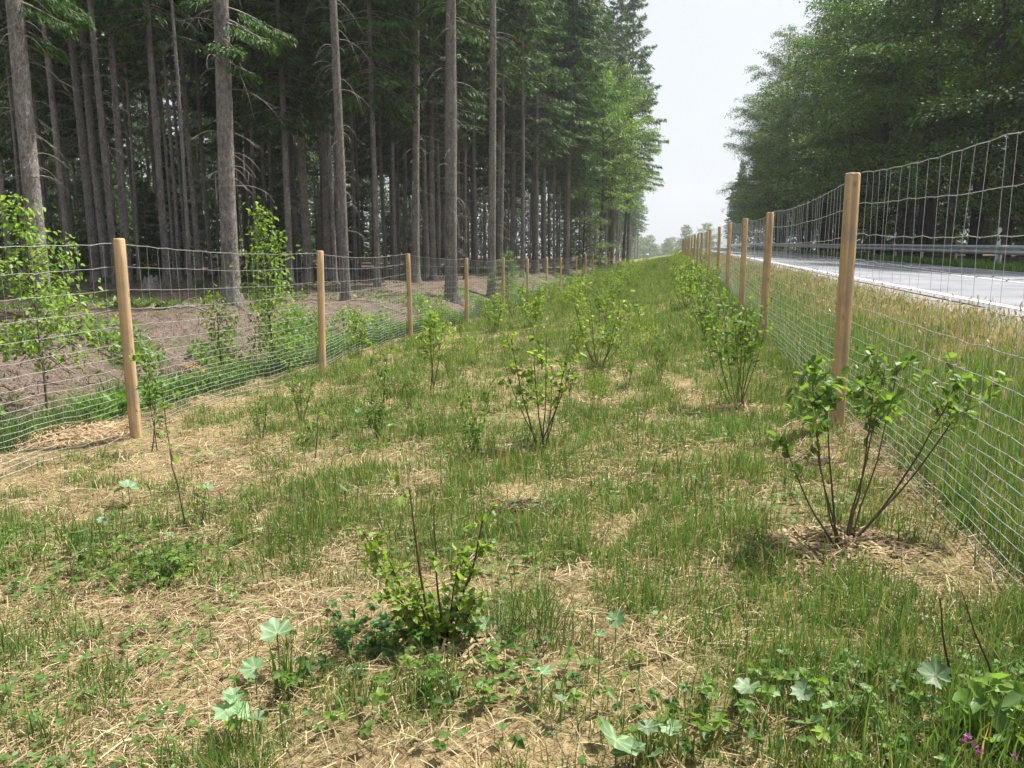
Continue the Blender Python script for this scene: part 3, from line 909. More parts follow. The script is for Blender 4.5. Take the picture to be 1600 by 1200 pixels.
# pale young broadleaf trees on the forest edge and in the haze ahead
YL = [(-6.6, 60, .6, 'bright green young beech among the trunks of the forest edge'), (-5.6, 64, .9, 'taller light green beech with layered boughs on the forest edge'),
      (-4.9, 86, 1.1, 'light green beech leaning from the forest edge near its end'), (-5.5, 75, 1.05, 'light green beech behind the others on the forest edge')]
for q, (v, y, s, lab) in enumerate(YL): place_beech(3 if q == 0 else 4, onv(v, y), rng.random() * 6.28, s, lab)
for v, y, s, lab in [(-9.5, 400, 1.35, 'pale hazy round tree at the end of the strip'), (9, 380, 1.55, 'pale green hazy tree beyond the end of the fences'), (0.0, 410, 1.2, 'hazy low tree between the two pale ones ahead'),
                     (17, 350, 1.5, 'hazy light green tree by the far road end'), (-17, 390, 1.4, 'hazy tree behind the far end of the forest')]:
    place_beech(5, onv(v, y), rng.random() * 6.28, s, lab)
for k in range(16):
    place_beech(5, onv(-22 + k * 3.2 + rng.uniform(-1, 1), 425 + rng.uniform(-8, 40)), rng.random() * 6.28, rng.uniform(1.0, 1.5), 'pale tree in the hazy belt beyond the far end of the strip', 'pale trees in the hazy belt ahead')

# ------------------------------------------------------------------ grass, straw, litter
def blades(mb, P, h, w, lean, c0, c1, rng, flat=0.0):
    """Curved two-segment blades."""
    n = len(P)
    a = rng.uniform(0, 6.283, n)
    face = np.stack([np.cos(a), np.sin(a), np.zeros(n)], -1)
    b = rng.uniform(0, 6.283, n)
    ld = np.stack([np.cos(b), np.sin(b), np.zeros(n)], -1) * (lean * h)[:, None]
    up = np.zeros((n, 3)); up[:, 2] = h
    w = np.asarray(w)[:, None]
    m = P + up * .55 + ld * .32
    t = P + up * (1 - .25 * lean[:, None].clip(0, 2)) + ld
    V = np.stack([P - face * w * .5, P + face * w * .5, m + face * w * .42, m - face * w * .42, t], 1)
    i = np.arange(n)[:, None] * 5
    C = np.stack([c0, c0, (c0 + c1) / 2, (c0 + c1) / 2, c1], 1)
    mb.add(V.reshape(-1, 3), i + np.array([[0, 1, 2, 3]]), i + np.array([[3, 2, 4]]), C.reshape(-1, 3))

def strips(mb, P, ln, w, tilt, c, rng):
    """Thin dry stalks lying about."""
    n = len(P)
    a = rng.uniform(0, 6.283, n)
    d = np.stack([np.cos(a), np.sin(a), tilt], -1) * ln[:, None] * .5
    sd = np.stack([-np.sin(a), np.cos(a), rng.normal(0, .4, n)], -1) * (w[:, None] * .5)
    mid = P + np.array([0, 0, 1.]) * (ln * rng.uniform(.0, .10, n))[:, None]
    V = np.stack([P - d - sd, P - d + sd, mid + sd, mid - sd, P + d + sd, P + d - sd], 1)
    i = np.arange(n)[:, None] * 6
    Qd = np.concatenate([i + np.array([[0, 1, 2, 3]]), i + np.array([[3, 2, 4, 5]])])
    mb.add(V.reshape(-1, 3), Qd, None, np.repeat(c, 6, axis=0))

def scatter(n, y0, y1, v0, v1, rng, power=1.0):
    """Points over the band v0..v1, denser close to the camera, only where the frame can see them."""
    y = np.exp(rng.uniform(math.log(y0), math.log(y1), n))
    lo = np.maximum(v0 + SK * y, -.74 * y - .5); hi = np.minimum(v1 + SK * y, .74 * y + .5)
    ok = hi > lo
    span = np.clip(hi - lo, 0, None)
    keep = ok & (rng.random(n) < span / span.max())
    x = lo + rng.random(n) * (hi - lo)
    return x[keep], y[keep]

def mixc(rng, n, cols, wts, jit=.25):
    c = np.asarray(cols, float)[rng.choice(len(cols), n, p=np.asarray(wts) / sum(wts))]
    return c * rng.uniform(1 - jit, 1 + jit, (n, 1))

GREEN = [(.108, .215, .048), (.138, .24, .06), (.195, .265, .085), (.078, .165, .042)]
rng = np.random.default_rng(101)
# green blades in tufts over the planting strip
x, y = scatter(95000, 1.6, 95, -5.2, 1.45, rng)
cv = cover(x, y)
fine = fbm(x, y, .16, 91, 2)
keep = rng.random(len(x)) < (cv * (.4 + .9 * sstep(.36, .6, fine))).clip(.04, 1)
HOLES = [(808, 797, .17), (1255, 728, .20), (1165, 645, .24), (1300, 860, .24), (690, 1018, .13), (90, 690, .55), (345, 610, .45), (480, 960, .22), (1480, 900, .25), (790, 660, .3)]
for hx, hy, hr in HOLES:
    hp = at(hx, hy); keep &= ((x - hp.x) / 1.25) ** 2 + (y - hp.y) ** 2 > (hr * (.7 + .6 * fine)) ** 2
x, y, cv = x[keep], y[keep], cv[keep]
k = rng.integers(4, 12, len(x))
xi, yi, ci = np.repeat(x, k), np.repeat(y, k), np.repeat(cv, k)
tone = np.repeat(rng.normal(0, 1, len(x)), k)
th = np.repeat(rng.gamma(5, .0215, len(x)), k)
sp = .016 + .03 * np.repeat(rng.random(len(x)), k) + .002 * yi
xi = xi + rng.normal(0, 1, len(xi)) * sp; yi = yi + rng.normal(0, 1, len(yi)) * sp
n = len(xi)
P = np.stack([xi, yi, G(xi, yi) - .01], -1)
h = (.84 * th * rng.uniform(.5, 1.25, n) * (.6 + .5 * ci)).clip(.03, .42)
c0 = mixc(rng, n, GREEN, [3, 3, 2, 2]) * (1 + .16 * tone[:, None]).clip(.6, 1.5)
dry = rng.random(n) < .11
c0[dry] = mixc(rng, dry.sum(), [(.40, .31, .15), (.30, .25, .11)], [1, 1])
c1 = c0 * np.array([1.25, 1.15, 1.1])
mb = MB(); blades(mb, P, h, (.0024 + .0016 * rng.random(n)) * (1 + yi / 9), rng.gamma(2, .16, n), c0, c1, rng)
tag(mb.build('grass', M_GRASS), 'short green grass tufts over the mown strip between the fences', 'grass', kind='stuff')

# dry mown stalks lying on the strip
x, y = scatter(205000, 1.6, 22, -5.6, 1.6, rng)
n = len(x)
k = rng.random(len(x)) < .3 + .7 * sstep(.38, .6, fbm(x, y, .5, 88, 3)); x, y = x[k], y[k]; n = len(x)
P = np.stack([x, y, G(x, y) + rng.uniform(.002, .03, n)], -1)
c = mixc(rng, n, [(.44, .34, .20), (.34, .25, .14), (.54, .445, .29), (.20, .14, .08), (.24, .24, .10)], [3, 3, 2, 3, 2])
mb = MB(); strips(mb, P, rng.gamma(3, .024, n).clip(.015, .16), (.0010 + .0011 * rng.random(n)) * (1 + y / 5), rng.normal(0, .2, n), c, rng)
tag(mb.build('straw', M_STRAW), 'tan mown straw lying over the strip between the fences', 'straw', kind='stuff')

# tall seeding grass of the road verge
x, y = scatter(56000, 2.2, 95, 1.35, 2.92, rng)
v = x - SK * y
n = len(x)
P = np.stack([x, y, G(x, y) - .01], -1)
up = sstep(1.7, 2.7, v + (fbm(x, y, 1.2, 8, 2) - .5) * 1.2)
h = rng.uniform(.10, .28, n) * (1 - .5 * up)
brown = rng.random(n) < .10 + .42 * up
c0 = mixc(rng, n, GREEN, [3, 3, 2, 2])
c0[brown] = mixc(rng, brown.sum(), [(.36, .29, .15), (.42, .33, .19), (.28, .25, .10)], [2, 2, 1])
mb = MB(); blades(mb, P, h, (.0024 + .0016 * rng.random(n)) * (1 + y / 9), rng.gamma(2, .14, n), c0, c0 * 1.2, rng)
sh = brown & (rng.random(n) < .3)
top = P[sh] + np.stack([rng.normal(0, .03, sh.sum()), rng.normal(0, .03, sh.sum()), h[sh] * 1.02], -1)
sprays(mb, top, np.array([0, 0, 1.]) + rng.normal(0, .35, top.shape), rng.uniform(.03, .07, len(top)), .010 + .0008 * y[sh], mixc(rng, len(top), [(.38, .30, .18), (.32, .23, .15)], [1, 1]), rng)
tag(mb.build('grass', M_GRASS), 'tall brown seeding grass on the verge between fence and road', 'grass', kind='stuff')

# long grass in the ditch behind the forest fence
x, y = scatter(60000, 4, 95, -7.1, -5.45, rng)
k = rng.random(len(x)) < sstep(.25, .5, fbm(x, y, .9, 61, 2)); x, y = x[k], y[k]
n = len(x); P = np.stack([x, y, G(x, y) - .01], -1)
h = rng.uniform(.15, .42, n)
c0 = mixc(rng, n, [(.055, .11, .030), (.075, .135, .035), (.11, .165, .045)], [2, 3, 2])
mb = MB(); blades(mb, P, h, (.003 + .002 * rng.random(n)) * (1 + y / 9), rng.gamma(3, .2, n), c0, c0 * 1.3, rng)
tag(mb.build('grass', M_GRASS), 'long dark green grass in the ditch behind the forest fence', 'grass', kind='stuff')

# verge beyond the road
x, y = scatter(26000, 14, 130, 9.98, 13.6, rng)
n = len(x); P = np.stack([x, y, G(x, y) - .01], -1)
h = rng.uniform(.1, .4, n) * (1 + .6 * sstep(11.3, 12.5, x - SK * y))
c0 = mixc(rng, n, GREEN, [3, 3, 1, 3])
mb = MB(); blades(mb, P, h, .008 + .0009 * y, rng.gamma(3, .15, n), c0, c0 * 1.3, rng)
tag(mb.build('grass', M_GRASS), 'green grass under the guardrail on the far side of the road', 'grass', kind='stuff')

# small broad-leaved weeds low in the grass
def clover(n, y0, y1, label, seed):
    rng = np.random.default_rng(seed)
    x, y = scatter(n, y0, y1, -5.0, 1.4, rng)
    k = rng.random(len(x)) < sstep(.50, .66, fbm(x, y, .5, 19, 3)); x, y = x[k], y[k]
    m = len(x)
    z = G(x, y) + rng.uniform(.015, .07, m)
    mb = MB()
    for q in range(5):
        a = rng.uniform(0, .6, m) + q * 1.2566
        D = np.stack([np.cos(a), np.sin(a), rng.normal(.15, .2, m)], -1)
        C = mixc(rng, m, [(.12, .22, .05), (.16, .26, .07), (.10, .19, .06)], [2, 2, 1], .3)
        sz = rng.uniform(.012, .028, m)
        sprays(mb, np.stack([x, y, z], -1), D, sz, sz * .75, C, rng, np.array([0, 0, 1.]))
    tag(mb.build('weeds', M_LEAF), label, 'weeds', kind='stuff')
clover(11000, 1.6, 12, 'low lobed green weeds between the grass tufts of the strip', 5)

# needle litter, twigs and herbs on the forest floor
rng = np.random.default_rng(202)
x, y = scatter(52000, 7, 70, -26, -6.6, rng)
n = len(x); P = np.stack([x, y, G(x, y) + .015], -1)
c = mixc(rng, n, [(.19, .13, .09), (.27, .21, .16), (.11, .07, .05)], [3, 2, 3])
mb = MB(); strips(mb, P, rng.gamma(2, .08, n).clip(.04, .6), rng.uniform(.005, .013, n), rng.normal(0, .14, n), c, rng)
tag(mb.build('twig_litter', M_STRAW), 'grey twigs and brash littering the brown forest floor', 'twigs', kind='stuff')
x, y = scatter(16000, 9, 90, -40, -8, rng)
k = rng.random(len(x)) < sstep(.5, .62, fbm(x, y, 2.6, 29, 2)); x, y = x[k], y[k]
n = len(x); P = np.stack([x, y, G(x, y)], -1)
mb = MB()
for q in range(4):
    a = rng.uniform(0, 6.28, n); D = np.stack([np.cos(a), np.sin(a), rng.uniform(.2, 1.2, n)], -1)
    sprays(mb, P + rng.normal(0, .08, P.shape) * [1, 1, 0], D, rng.uniform(.08, .24, n), rng.uniform(.03, .07, n), mixc(rng, n, [(.06, .12, .025), (.09, .15, .035)], [1, 1]), rng)
tag(mb.build('undergrowth', M_LEAF), 'low green herbs on the shaded forest floor', 'undergrowth', kind='stuff')
x, y = scatter(14000, 5, 60, -8.2, -5.5, rng)
k = rng.random(len(x)) < sstep(.5, .64, fbm(x, y, 1.1, 37, 2)); x, y = x[k], y[k]
n = len(x); P = np.stack([x, y, G(x, y)], -1)
mb = MB()
for q in range(6):
    a = rng.uniform(0, 6.28, n); D = np.stack([np.cos(a), np.sin(a), rng.uniform(.2, 1.6, n)], -1)
    sprays(mb, P + np.stack([rng.normal(0, .08, n), rng.normal(0, .08, n), rng.uniform(0, .25, n)], -1), D, rng.uniform(.05, .14, n), rng.uniform(.02, .05, n), mixc(rng, n, [(.10, .20, .04), (.15, .26, .06)], [1, 1]), rng)
tag(mb.build('undergrowth', M_LEAF), 'light green herbs along the ditch behind the forest fence', 'undergrowth', kind='stuff')


# ------------------------------------------------------------------ planted shrubs, birches, weeds
def ovate(mb, P, D, L, W, C, rng, droop=.2):
    """Folded six-point leaves with a midrib."""
    n = len(P)
    D = unit(D)
    up = np.array([0, 0, 1.]) + rng.normal(0, .45, (n, 3))
    S = unit(np.cross(D, up)); Nn = np.cross(S, D)
    L = np.broadcast_to(L, (n,))[:, None]; W = np.broadcast_to(W, (n,))[:, None]
    f = Nn * W * .16
    V = np.stack([P, P + D * L * .3 + S * W * .5 + f, P + D * L * .68 + S * W * .36 + f * .7 - Nn * L * droop * .35, P + D * L - Nn * L * droop,
                  P + D * L * .68 - S * W * .36 + f * .7 - Nn * L * droop * .35, P + D * L * .3 - S * W * .5 + f], 1)
    i = np.arange(n)[:, None] * 6
    Qd = np.concatenate([i + np.array([[0, 1, 2, 3]]), i + np.array([[0, 3, 4, 5]])])
    mb.add(V.reshape(-1, 3), Qd, None, np.repeat(C, 6, axis=0))

LIME = [(.20, .31, .05), (.28, .38, .07), (.14, .24, .045)]
MID = [(.13, .23, .05), (.18, .28, .06), (.10, .18, .045)]
def shrub(name, label, base, tips, cols, seed, leaf=.055, twigs=6, perm=26, lo=.4, rad=.006, stemc=(.10, .075, .045), group=None, curve=.35, bare=(), cat='shrub', spread=1.0):
    """Multi-stemmed planting: tips are offsets from the base; lo is where along a stem the leaves begin."""
    rng = np.random.default_rng(seed)
    root = tag(empty(name, base), label, cat, group)
    lf = MB(); parts = []
    for si, tip in enumerate(tips):
        tip = np.asarray(tip, float); ln = np.linalg.norm(tip)
        t = np.linspace(0, 1, 9)[:, None]
        start = np.array([rng.normal(0, .02), rng.normal(0, .02), -.03])
        hor = tip * [1, 1, 0]
        p = start + hor * (t * (1 + curve) - curve * t * t) + np.array([0, 0, 1.]) * (tip[2] * (t * (1 - .3 * curve) + .3 * curve * t * t)) + np.cumsum(rng.normal(0, .006, (9, 3)), 0) * ln
        st = MB().tube(p, np.linspace(rad, rad * .35, 9) * (.8 + .4 * rng.random()), 5, np.asarray(stemc) * rng.uniform(.8, 1.3))
        nt = 1 if si in bare else int(twigs * (.7 + .6 * rng.random()))
        for k in range(nt):
            s = lo + (1 - lo) * (k + rng.random()) / nt
            b = np.array([np.interp(s, t[:, 0], p[:, q]) for q in range(3)])
            a = rng.random() * 6.283
            d = unit(np.array([math.cos(a), math.sin(a), rng.uniform(.1, .9)]) + unit(tip) * .5)
            l2 = ln * rng.uniform(.08, .24) * spread * (1.15 - .5 * s) + .02
            st.tube(np.array([b, b + d * l2 * .5, b + d * l2 + [0, 0, -.05 * l2]]), [rad * .35, rad * .28, rad * .15], 3, np.asarray(stemc) * 1.2)
            m = max(2, int(l2 * perm * 2.2) + 2)
            ss = rng.uniform(.15, 1.05, m)[:, None]
            B = b + d * l2 * ss + rng.normal(0, .008, (m, 3))
            D = d * .6 + rng.normal(0, .7, (m, 3)) + np.array([0, 0, -.1])
            sz = leaf * rng.uniform(.55, 1.2, m)
            ovate(lf, B, D, sz, sz * rng.uniform(.55, .75, m), mixc(rng, m, cols, [2, 2, 1]), rng)
        parts.append(st.build('stem', M_STEM, root, smooth=True))
    if lf.n: parts.append(lf.build('foliage', M_LEAF, root))
    return reg(root, *parts)

def fan(n, h, spread, seed, z=.25):
    r = np.random.default_rng(seed)
    return [(math.cos(k * 2.4 + seed) * spread * r.uniform(.3, 1), math.sin(k * 2.4 + seed) * spread * r.uniform(.3, 1), h * r.uniform(1 - z, 1 + z * .3)) for k in range(n)]

shrub('shrub', 'lime green bushy shrub with dark bare upright tips close to the camera', at(690, 1012),
      [(-.10, .06, .60), (-.03, -.02, .56), (.14, .04, .46), (.06, .05, .34), (-.26, .0, .46), (-.2, .1, .30), (-.10, -.06, .26), (.12, -.05, .22), (-.16, -.08, .18)], LIME, 301, .036, 13, 40, .12, .006, (.075, .045, .03), bare=(0, 1))
shrub('shrub', 'open shrub of long dark slanting stems by the first roadside fence post', at(1312, 856),
      [(0.482, 0.074, 0.701), (0.622, 0.185, 0.686), (0.222, 0.185, 0.762), (0.111, 0.074, 0.701), (-0.022, 0.148, 0.778), (-0.177, 0.037, 0.655), (-0.111, 0.222, 0.724), (-0.244, 0.074, 0.473), (0.333, 0.296, 0.762)], MID, 302, .05, 9, 20, .72, .0055, (.085, .065, .035), bare=(0,), spread=1.25)
shrub('shrub', 'round-topped many-stemmed shrub by the second roadside fence post', at(1157, 640),
      [(-0.256, 0.08, 0.8), (-0.144, 0.0, 0.816), (-0.064, 0.2, 0.864), (0.04, 0.08, 0.8), (0.144, 0.16, 0.816), (0.208, 0.0, 0.736), (-0.224, 0.28, 0.76), (0.08, 0.32, 0.84), (0.0, -0.08, 0.72)], MID, 303, .048, 9, 17, .5, .0048, (.09, .07, .04), spread=1.3)
shrub('shrub', 'thin airy shrub with dark stems in the middle of the strip', at(848, 700),
      [(-0.198, 0.079, 0.791), (-0.079, 0.0, 0.712), (0.04, 0.079, 0.831), (0.158, 0.04, 0.752), (0.237, 0.158, 0.593), (-0.277, 0.158, 0.593), (0.079, 0.237, 0.554)], LIME, 304, .055, 7, 15, .45, .006, (.07, .055, .04))
shrub('shrub', 'dense pale shrub in the middle row, beyond the thin airy one', at(935, 575),
      fan(11, .95, .5, 5), LIME, 305, .05, 8, 17, .3, .005)
shrub('shrub', 'leafy green shrub before the third roadside fence post', at(1103, 528),
      fan(11, .88, .42, 8), MID, 306, .05, 8, 17, .35, .005)
shrub('shrub', 'small lime shrub left of the dense pale one', at(835, 512), fan(7, .85, .4, 9), LIME, 307, .065, 9, 20, .3, .005)
shrub('sapling', 'slim dark-stemmed sapling beside the first forest fence post', at(242, 706), [(-.06, .05, .78), (.03, .1, .5)], MID, 308, .045, 14, 22, .55, .005, (.06, .045, .035), cat='sapling')
shrub('sapling', 'tall crooked twig sapling with sparse leaves on the straw', at(302, 826), [(-.12, .05, .80), (.05, .02, .25)], MID, 309, .04, 9, 12, .5, .0045, (.09, .06, .045), cat='sapling')
shrub('sapling', 'short bare-stemmed sapling in the middle of the straw', at(488, 722), [(.04, .05, .42), (-.05, .02, .25)], MID, 310, .04, 6, 12, .5, .0045, (.08, .06, .045), cat='sapling')
shrub('sapling', 'leafy sapling just right of the second forest fence post', at(562, 558), fan(4, .75, .22, 3), LIME, 311, .055, 10, 22, .35, .005, cat='sapling')
shrub('sapling', 'grey-green sapling between second and third forest fence posts', at(598, 610), fan(3, .55, .18, 4), MID, 312, .05, 9, 20, .3, .005, cat='sapling')
shrub('sapling', 'upright dark-stemmed sapling right of the third forest fence post', at(676, 612), fan(4, .9, .16, 6), LIME, 313, .05, 10, 20, .45, .005, (.06, .05, .035), cat='sapling')
shrub('sapling', 'pale leafy sapling at the foot of the fifth forest fence post', at(775, 520), fan(6, .8, .3, 2), LIME, 314, .06, 10, 22, .25, .005, cat='sapling')
shrub('sapling', 'thin arching sapling behind the lime bush', at(700, 560), fan(3, .6, .3, 12), LIME, 315, .05, 8, 18, .4, .004, cat='sapling')

# rows of plantings farther along: copies of four kinds
PROT = [shrub('shrub', 'x', (0, 0, 0), fan(9, 1.0, .42, 31), LIME, 401, .052, 9, 19, .3), shrub('shrub', 'x', (0, 0, 0), fan(8, .9, .36, 32), MID, 402, .052, 9, 19, .35),
        shrub('shrub', 'x', (0, 0, 0), fan(10, 1.1, .5, 33), LIME, 403, .052, 9, 19, .4), shrub('shrub', 'x', (0, 0, 0), fan(6, .75, .25, 34), MID, 404, .07, 9, 20, .25)]
used = set()
rng = np.random.default_rng(515)
ROWS = [(.75, 16.5, 68, 2.4, 'leafy shrub in the planted row along the roadside fence', 'shrubs in the row along the roadside fence'),
        (-1.5, 15.5, 66, 2.6, 'leafy shrub in the planted middle row of the strip', 'shrubs in the middle row of the strip'),
        (-2.9, 18.5, 70, 2.8, 'leafy shrub in the second planted row from the forest fence', 'shrubs in the second row from the forest fence'),
        (-4.3, 21.5, 80, 2.6, 'leafy shrub in the planted row along the forest fence', 'shrubs in the row along the forest fence')]
for v, y, y1, st, lab, gr in ROWS:
    q = 0
    while y < y1:
        k = int(rng.integers(0, 4)); p = onv(v + rng.normal(0, .22), y); sc = rng.uniform(.55, 1.0)
        if k not in used: o = PROT[k]; used.add(k); o.location = p; o.scale = (sc,) * 3
        else: o = copy_tree(PROT[k], p, rng.random() * 6.28, sc)
        tag(o, ORD[q] + ' shrub, counting away, ' + lab.replace('leafy shrub ', ''), 'shrub', gr); q += 1
        y += st * rng.uniform(.75, 1.3)

rng = np.random.default_rng(616)
SEED = [(655, 560), (700, 590), (740, 575), (790, 560), (640, 640), (590, 690), (520, 640), (760, 640), (890, 620), (930, 650), (980, 610), (1010, 560), (900, 560), (860, 540), (720, 530), (680, 540), (950, 545), (1030, 600),
        (560, 600), (470, 660), (410, 690), (620, 580), (800, 600), (1060, 540), (990, 520), (820, 490), (760, 500), (905, 500), (660, 690), (740, 720), (1060, 700), (960, 720), (380, 780), (560, 740), (1100, 600), (1000, 480)]
for q, (px, py) in enumerate(sorted(SEED[:30])):
    k = int(rng.integers(0, 4)); p = at(px, py)
    o = copy_tree(PROT[k], p, rng.random() * 6.28, rng.uniform(.28, .62))
    o.scale = (o.scale[0] * rng.uniform(.5, .9), o.scale[0] * rng.uniform(.5, .9), o.scale[0]); o.name = 'seedling'
    tag(o, ORD[q] + ' small thin leafy seedling from the left in the grass of the strip', 'seedling', 'seedlings in the grass of the strip')

BIRCH = [(.18, .30, .05), (.26, .37, .08), (.12, .21, .045)]
def birch(name, label, base, h, w, n, seed, cols=BIRCH, leaf=.06, lo=.12, lean=(0, 0)):
    rng = np.random.default_rng(seed)
    root = tag(empty(name, base), label, 'tree')
    st, lf = MB(), MB()
    t = np.linspace(0, 1, 12)[:, None]
    p = np.array([0, 0, -.05]) + np.array([lean[0], lean[1], 0]) * t ** 1.5 + np.array([0, 0, h + .05]) * t + np.cumsum(rng.normal(0, .012, (12, 3)), 0)
    tr = MB().tube(p, np.linspace(.016, .003, 12), 6, (.10, .075, .055)).build('trunk', M_STEM, root, smooth=True)
    for k in range(n):
        s = lo + (1 - lo) * (k + rng.random()) / n
        b = np.array([np.interp(s, t[:, 0], p[:, q]) for q in range(3)])
        a = k * 2.4 + rng.normal(0, .5)
        ln = w * (1 - .75 * abs(s - .35) ** .8) * rng.uniform(.6, 1.15) * (1 if s < .8 else .5)
        out = np.array([math.cos(a), math.sin(a), 0])
        tt = np.linspace(0, 1, 5)[:, None]
        q = b + out * ln * tt + np.array([0, 0, 1.]) * ln * (.75 * tt - .35 * tt * tt)
        st.tube(q, np.linspace(.006, .002, 5), 3, (.09, .065, .05))
        m = int(ln * 78) + 7
        ss = rng.uniform(.15, 1.08, m)
        B = np.stack([np.interp(ss, tt[:, 0], q[:, c]) for c in range(3)], -1) + rng.normal(0, .05, (m, 3)) * (1 + ln)
        D = out * .5 + rng.normal(0, .7, (m, 3)) + np.array([0, 0, -.35])
        sz = leaf * rng.uniform(.6, 1.2, m)
        ovate(lf, B, D, sz, sz * .72, mixc(rng, m, cols, [2, 2, 1]), rng)
    tag(st.build('twigs', M_STEM, root), kind='stuff'); lf.build('crown', M_LEAF, root)
    return root
birch('birch_sapling', 'spreading bright green birch sapling before the thick grey trunk', Vector((-5.15, 8.3, float(G(-5.15, 8.3)))), 2.5, .85, 42, 601, lo=.3)
p = at(455, 588); birch('birch_sapling', 'tall narrow birch sapling left of the second forest fence post', Vector((p.x - .35, p.y + .3, float(G(p.x - .35, p.y + .3)))), 2.4, .55, 52, 602, lo=.06, lean=(-.15, .1))
birch('birch_sapling', 'small thin birch sapling in front of the thickest spruce', Vector((-4.15, 10.9, float(G(-4.15, 10.9)))), 1.5, .42, 18, 603, lo=.2)
birch('birch_sapling', 'light green bush at the picture edge before the ditch', Vector((-4.75, 6.6, float(G(-4.75, 6.6)))), .75, .35, 14, 604, lo=.1)
birch('birch_sapling', 'low green birch in the ditch past the second fence post', onv(-6.1, 14.5), 1.0, .4, 14, 605, lo=.1)
birch('birch_sapling', 'small green birch standing behind the fourth forest fence post', onv(-6.4, 22), 1.2, .4, 14, 606, lo=.1)
place_beech(3, onv(-6.2, 30.0), 1.0, .2, 'pale green conical young tree behind the fifth forest fence post')

# tall tufts that stand out from the mown grass
def tuft(label, base, n, h, w, lean, cols, seed, r=.05, group=None):
    rng = np.random.default_rng(seed)
    a = rng.uniform(0, 6.283, n); q = np.sqrt(rng.random(n)) * r
    P = np.stack([q * np.cos(a), q * np.sin(a), np.full(n, -.02)], -1)
    hh = h * rng.uniform(.35, 1.15, n) * (1.1 - .5 * (q / r) ** 2)
    c0 = mixc(rng, n, cols, [2, 2, 1])
    mb = MB(); blades(mb, P, hh, w * rng.uniform(.6, 1.2, n), rng.gamma(2, lean / 2, n), c0 * .85, c0 * 1.2, rng)
    tag(mb.build('grass_tuft', M_GRASS, loc=base), label, 'grass tuft', group)
DEEP = [(.06, .13, .03), (.085, .165, .04), (.12, .20, .05)]
tuft('tall dark green grass tuft right of the lime shrub', at(838, 1000), 260, .30, .0034, .55, DEEP, 701, .15)
tuft('second thinner tall grass tuft beside the dark green one', at(795, 960), 130, .27, .003, .55, MID, 702, .15)
tuft('broad-bladed bright grass tuft left of the lime shrub', at(455, 1080), 60, .24, .008, .35, [(.10, .20, .04), (.13, .24, .05), (.08, .16, .035)], 703, .06)
tuft('broad-bladed dark tuft on the straw, left part of the strip', at(262, 905), 70, .15, .007, .7, DEEP, 704, .07)
tuft('feathery tall grass at the left picture edge below the fence', Vector((-2.55, 3.45, float(G(-2.55, 3.45)))), 130, .42, .004, .6, MID, 705, .16)
tuft('arching green tuft at the left picture edge, nearer than the feathery one', Vector((-2.05, 2.75, float(G(-2.05, 2.75)))), 90, .30, .004, .7, MID, 706, .12)
tuft('tall grass tuft by the roots of the slanting shrub', at(1180, 900), 60, .16, .003, .4, MID, 707, .10)
tuft('green clump at the base of the right picture edge', at(1575, 880), 80, .22, .004, .4, DEEP, 708, .12)

# patches of larger weeds; the darkest one also stands in for shade
def weed_patch(label, px, py, rx, ry, n, cols, seed):
    rng = np.random.default_rng(seed)
    p = at(px, py)
    x = p.x + rng.normal(0, rx, n); y = p.y + rng.normal(0, ry, n)
    z = G(x, y) + rng.uniform(.02, .11, n)
    mb = MB()
    C0 = mixc(rng, n, cols, [2, 2, 1], .3); sz = rng.uniform(.016, .034, n)
    tl = rng.normal(0, .35, (n, 2))
    for q in range(5):
        a = rng.uniform(0, .5, n) + q * 1.2566
        D = np.stack([np.cos(a), np.sin(a), np.cos(a) * tl[:, 0] + np.sin(a) * tl[:, 1]], -1)
        ovate(mb, np.stack([x, y, z], -1), D, sz, sz * .8, C0 * rng.uniform(.9, 1.1), rng)
    P0 = np.stack([x, y, G(x, y)], -1)
    sprays(mb, P0, np.stack([x, y, z], -1) - P0, z - P0[:, 2], .003, C0 * .8, rng)
    tag(mb.build('weeds', M_LEAF), label, 'weeds', kind='stuff')
SHADEW = [(.075, .15, .045), (.10, .19, .05), (.06, .12, .04)]  # leaf greens darkened: the lime shrub's shade put into the weed colour
weed_patch('lobed weeds coloured dark for shade, left of and under the lime shrub', 610, 1010, .16, .12, 110, SHADEW, 751)
weed_patch('lobed weeds in front of the lime shrub', 660, 1090, .26, .12, 60, MID, 752)
weed_patch('weeds between the pale leaves at the bottom edge', 1120, 1130, .30, .12, 60, MID, 753)
weed_patch('weeds under the bare twigs in the right corner', 1380, 1150, .25, .10, 50, MID, 754)
weed_patch('dark weeds by the pale leaves at the left', 130, 880, .30, .22, 80, MID, 755)
weed_patch('green weeds around the dark tuft on the straw', 250, 900, .18, .12, 90, MID, 756)

# mulch and old straw around planting holes
def mound(label, p, r, h, cols, seed, n=420, ln=.06):
    rng = np.random.default_rng(seed)
    q = np.sqrt(rng.random(n)) * r; a = rng.uniform(0, 6.283, n)
    x, y = p.x + q * np.cos(a) * 1.25, p.y + q * np.sin(a)
    z = G(x, y) + h * (1 - (q / r) ** 2) * rng.random(n) + .004
    mb = MB(); strips(mb, np.stack([x, y, z], -1), rng.uniform(.4, 1.4, n) * ln, rng.uniform(.004, .010, n), rng.normal(0, .3, n), mixc(rng, n, cols, [2, 2, 1]), rng)
    tag(mb.build('mulch', M_STRAW), label, 'mulch', kind='stuff')
DK = [(.07, .045, .032), (.12, .085, .06), (.24, .175, .12)]
ST = [(.34, .25, .15), (.46, .35, .21), (.18, .125, .08)]
mound('dark brown mulch in an empty planting hole mid-strip', at(808, 797), .16, .04, DK, 801)
mound('brown mulch ring left of the first roadside post', at(1255, 728), .20, .05, DK, 802)
mound('mulch around the foot of the round-topped shrub', at(1165, 645), .24, .06, ST, 803)
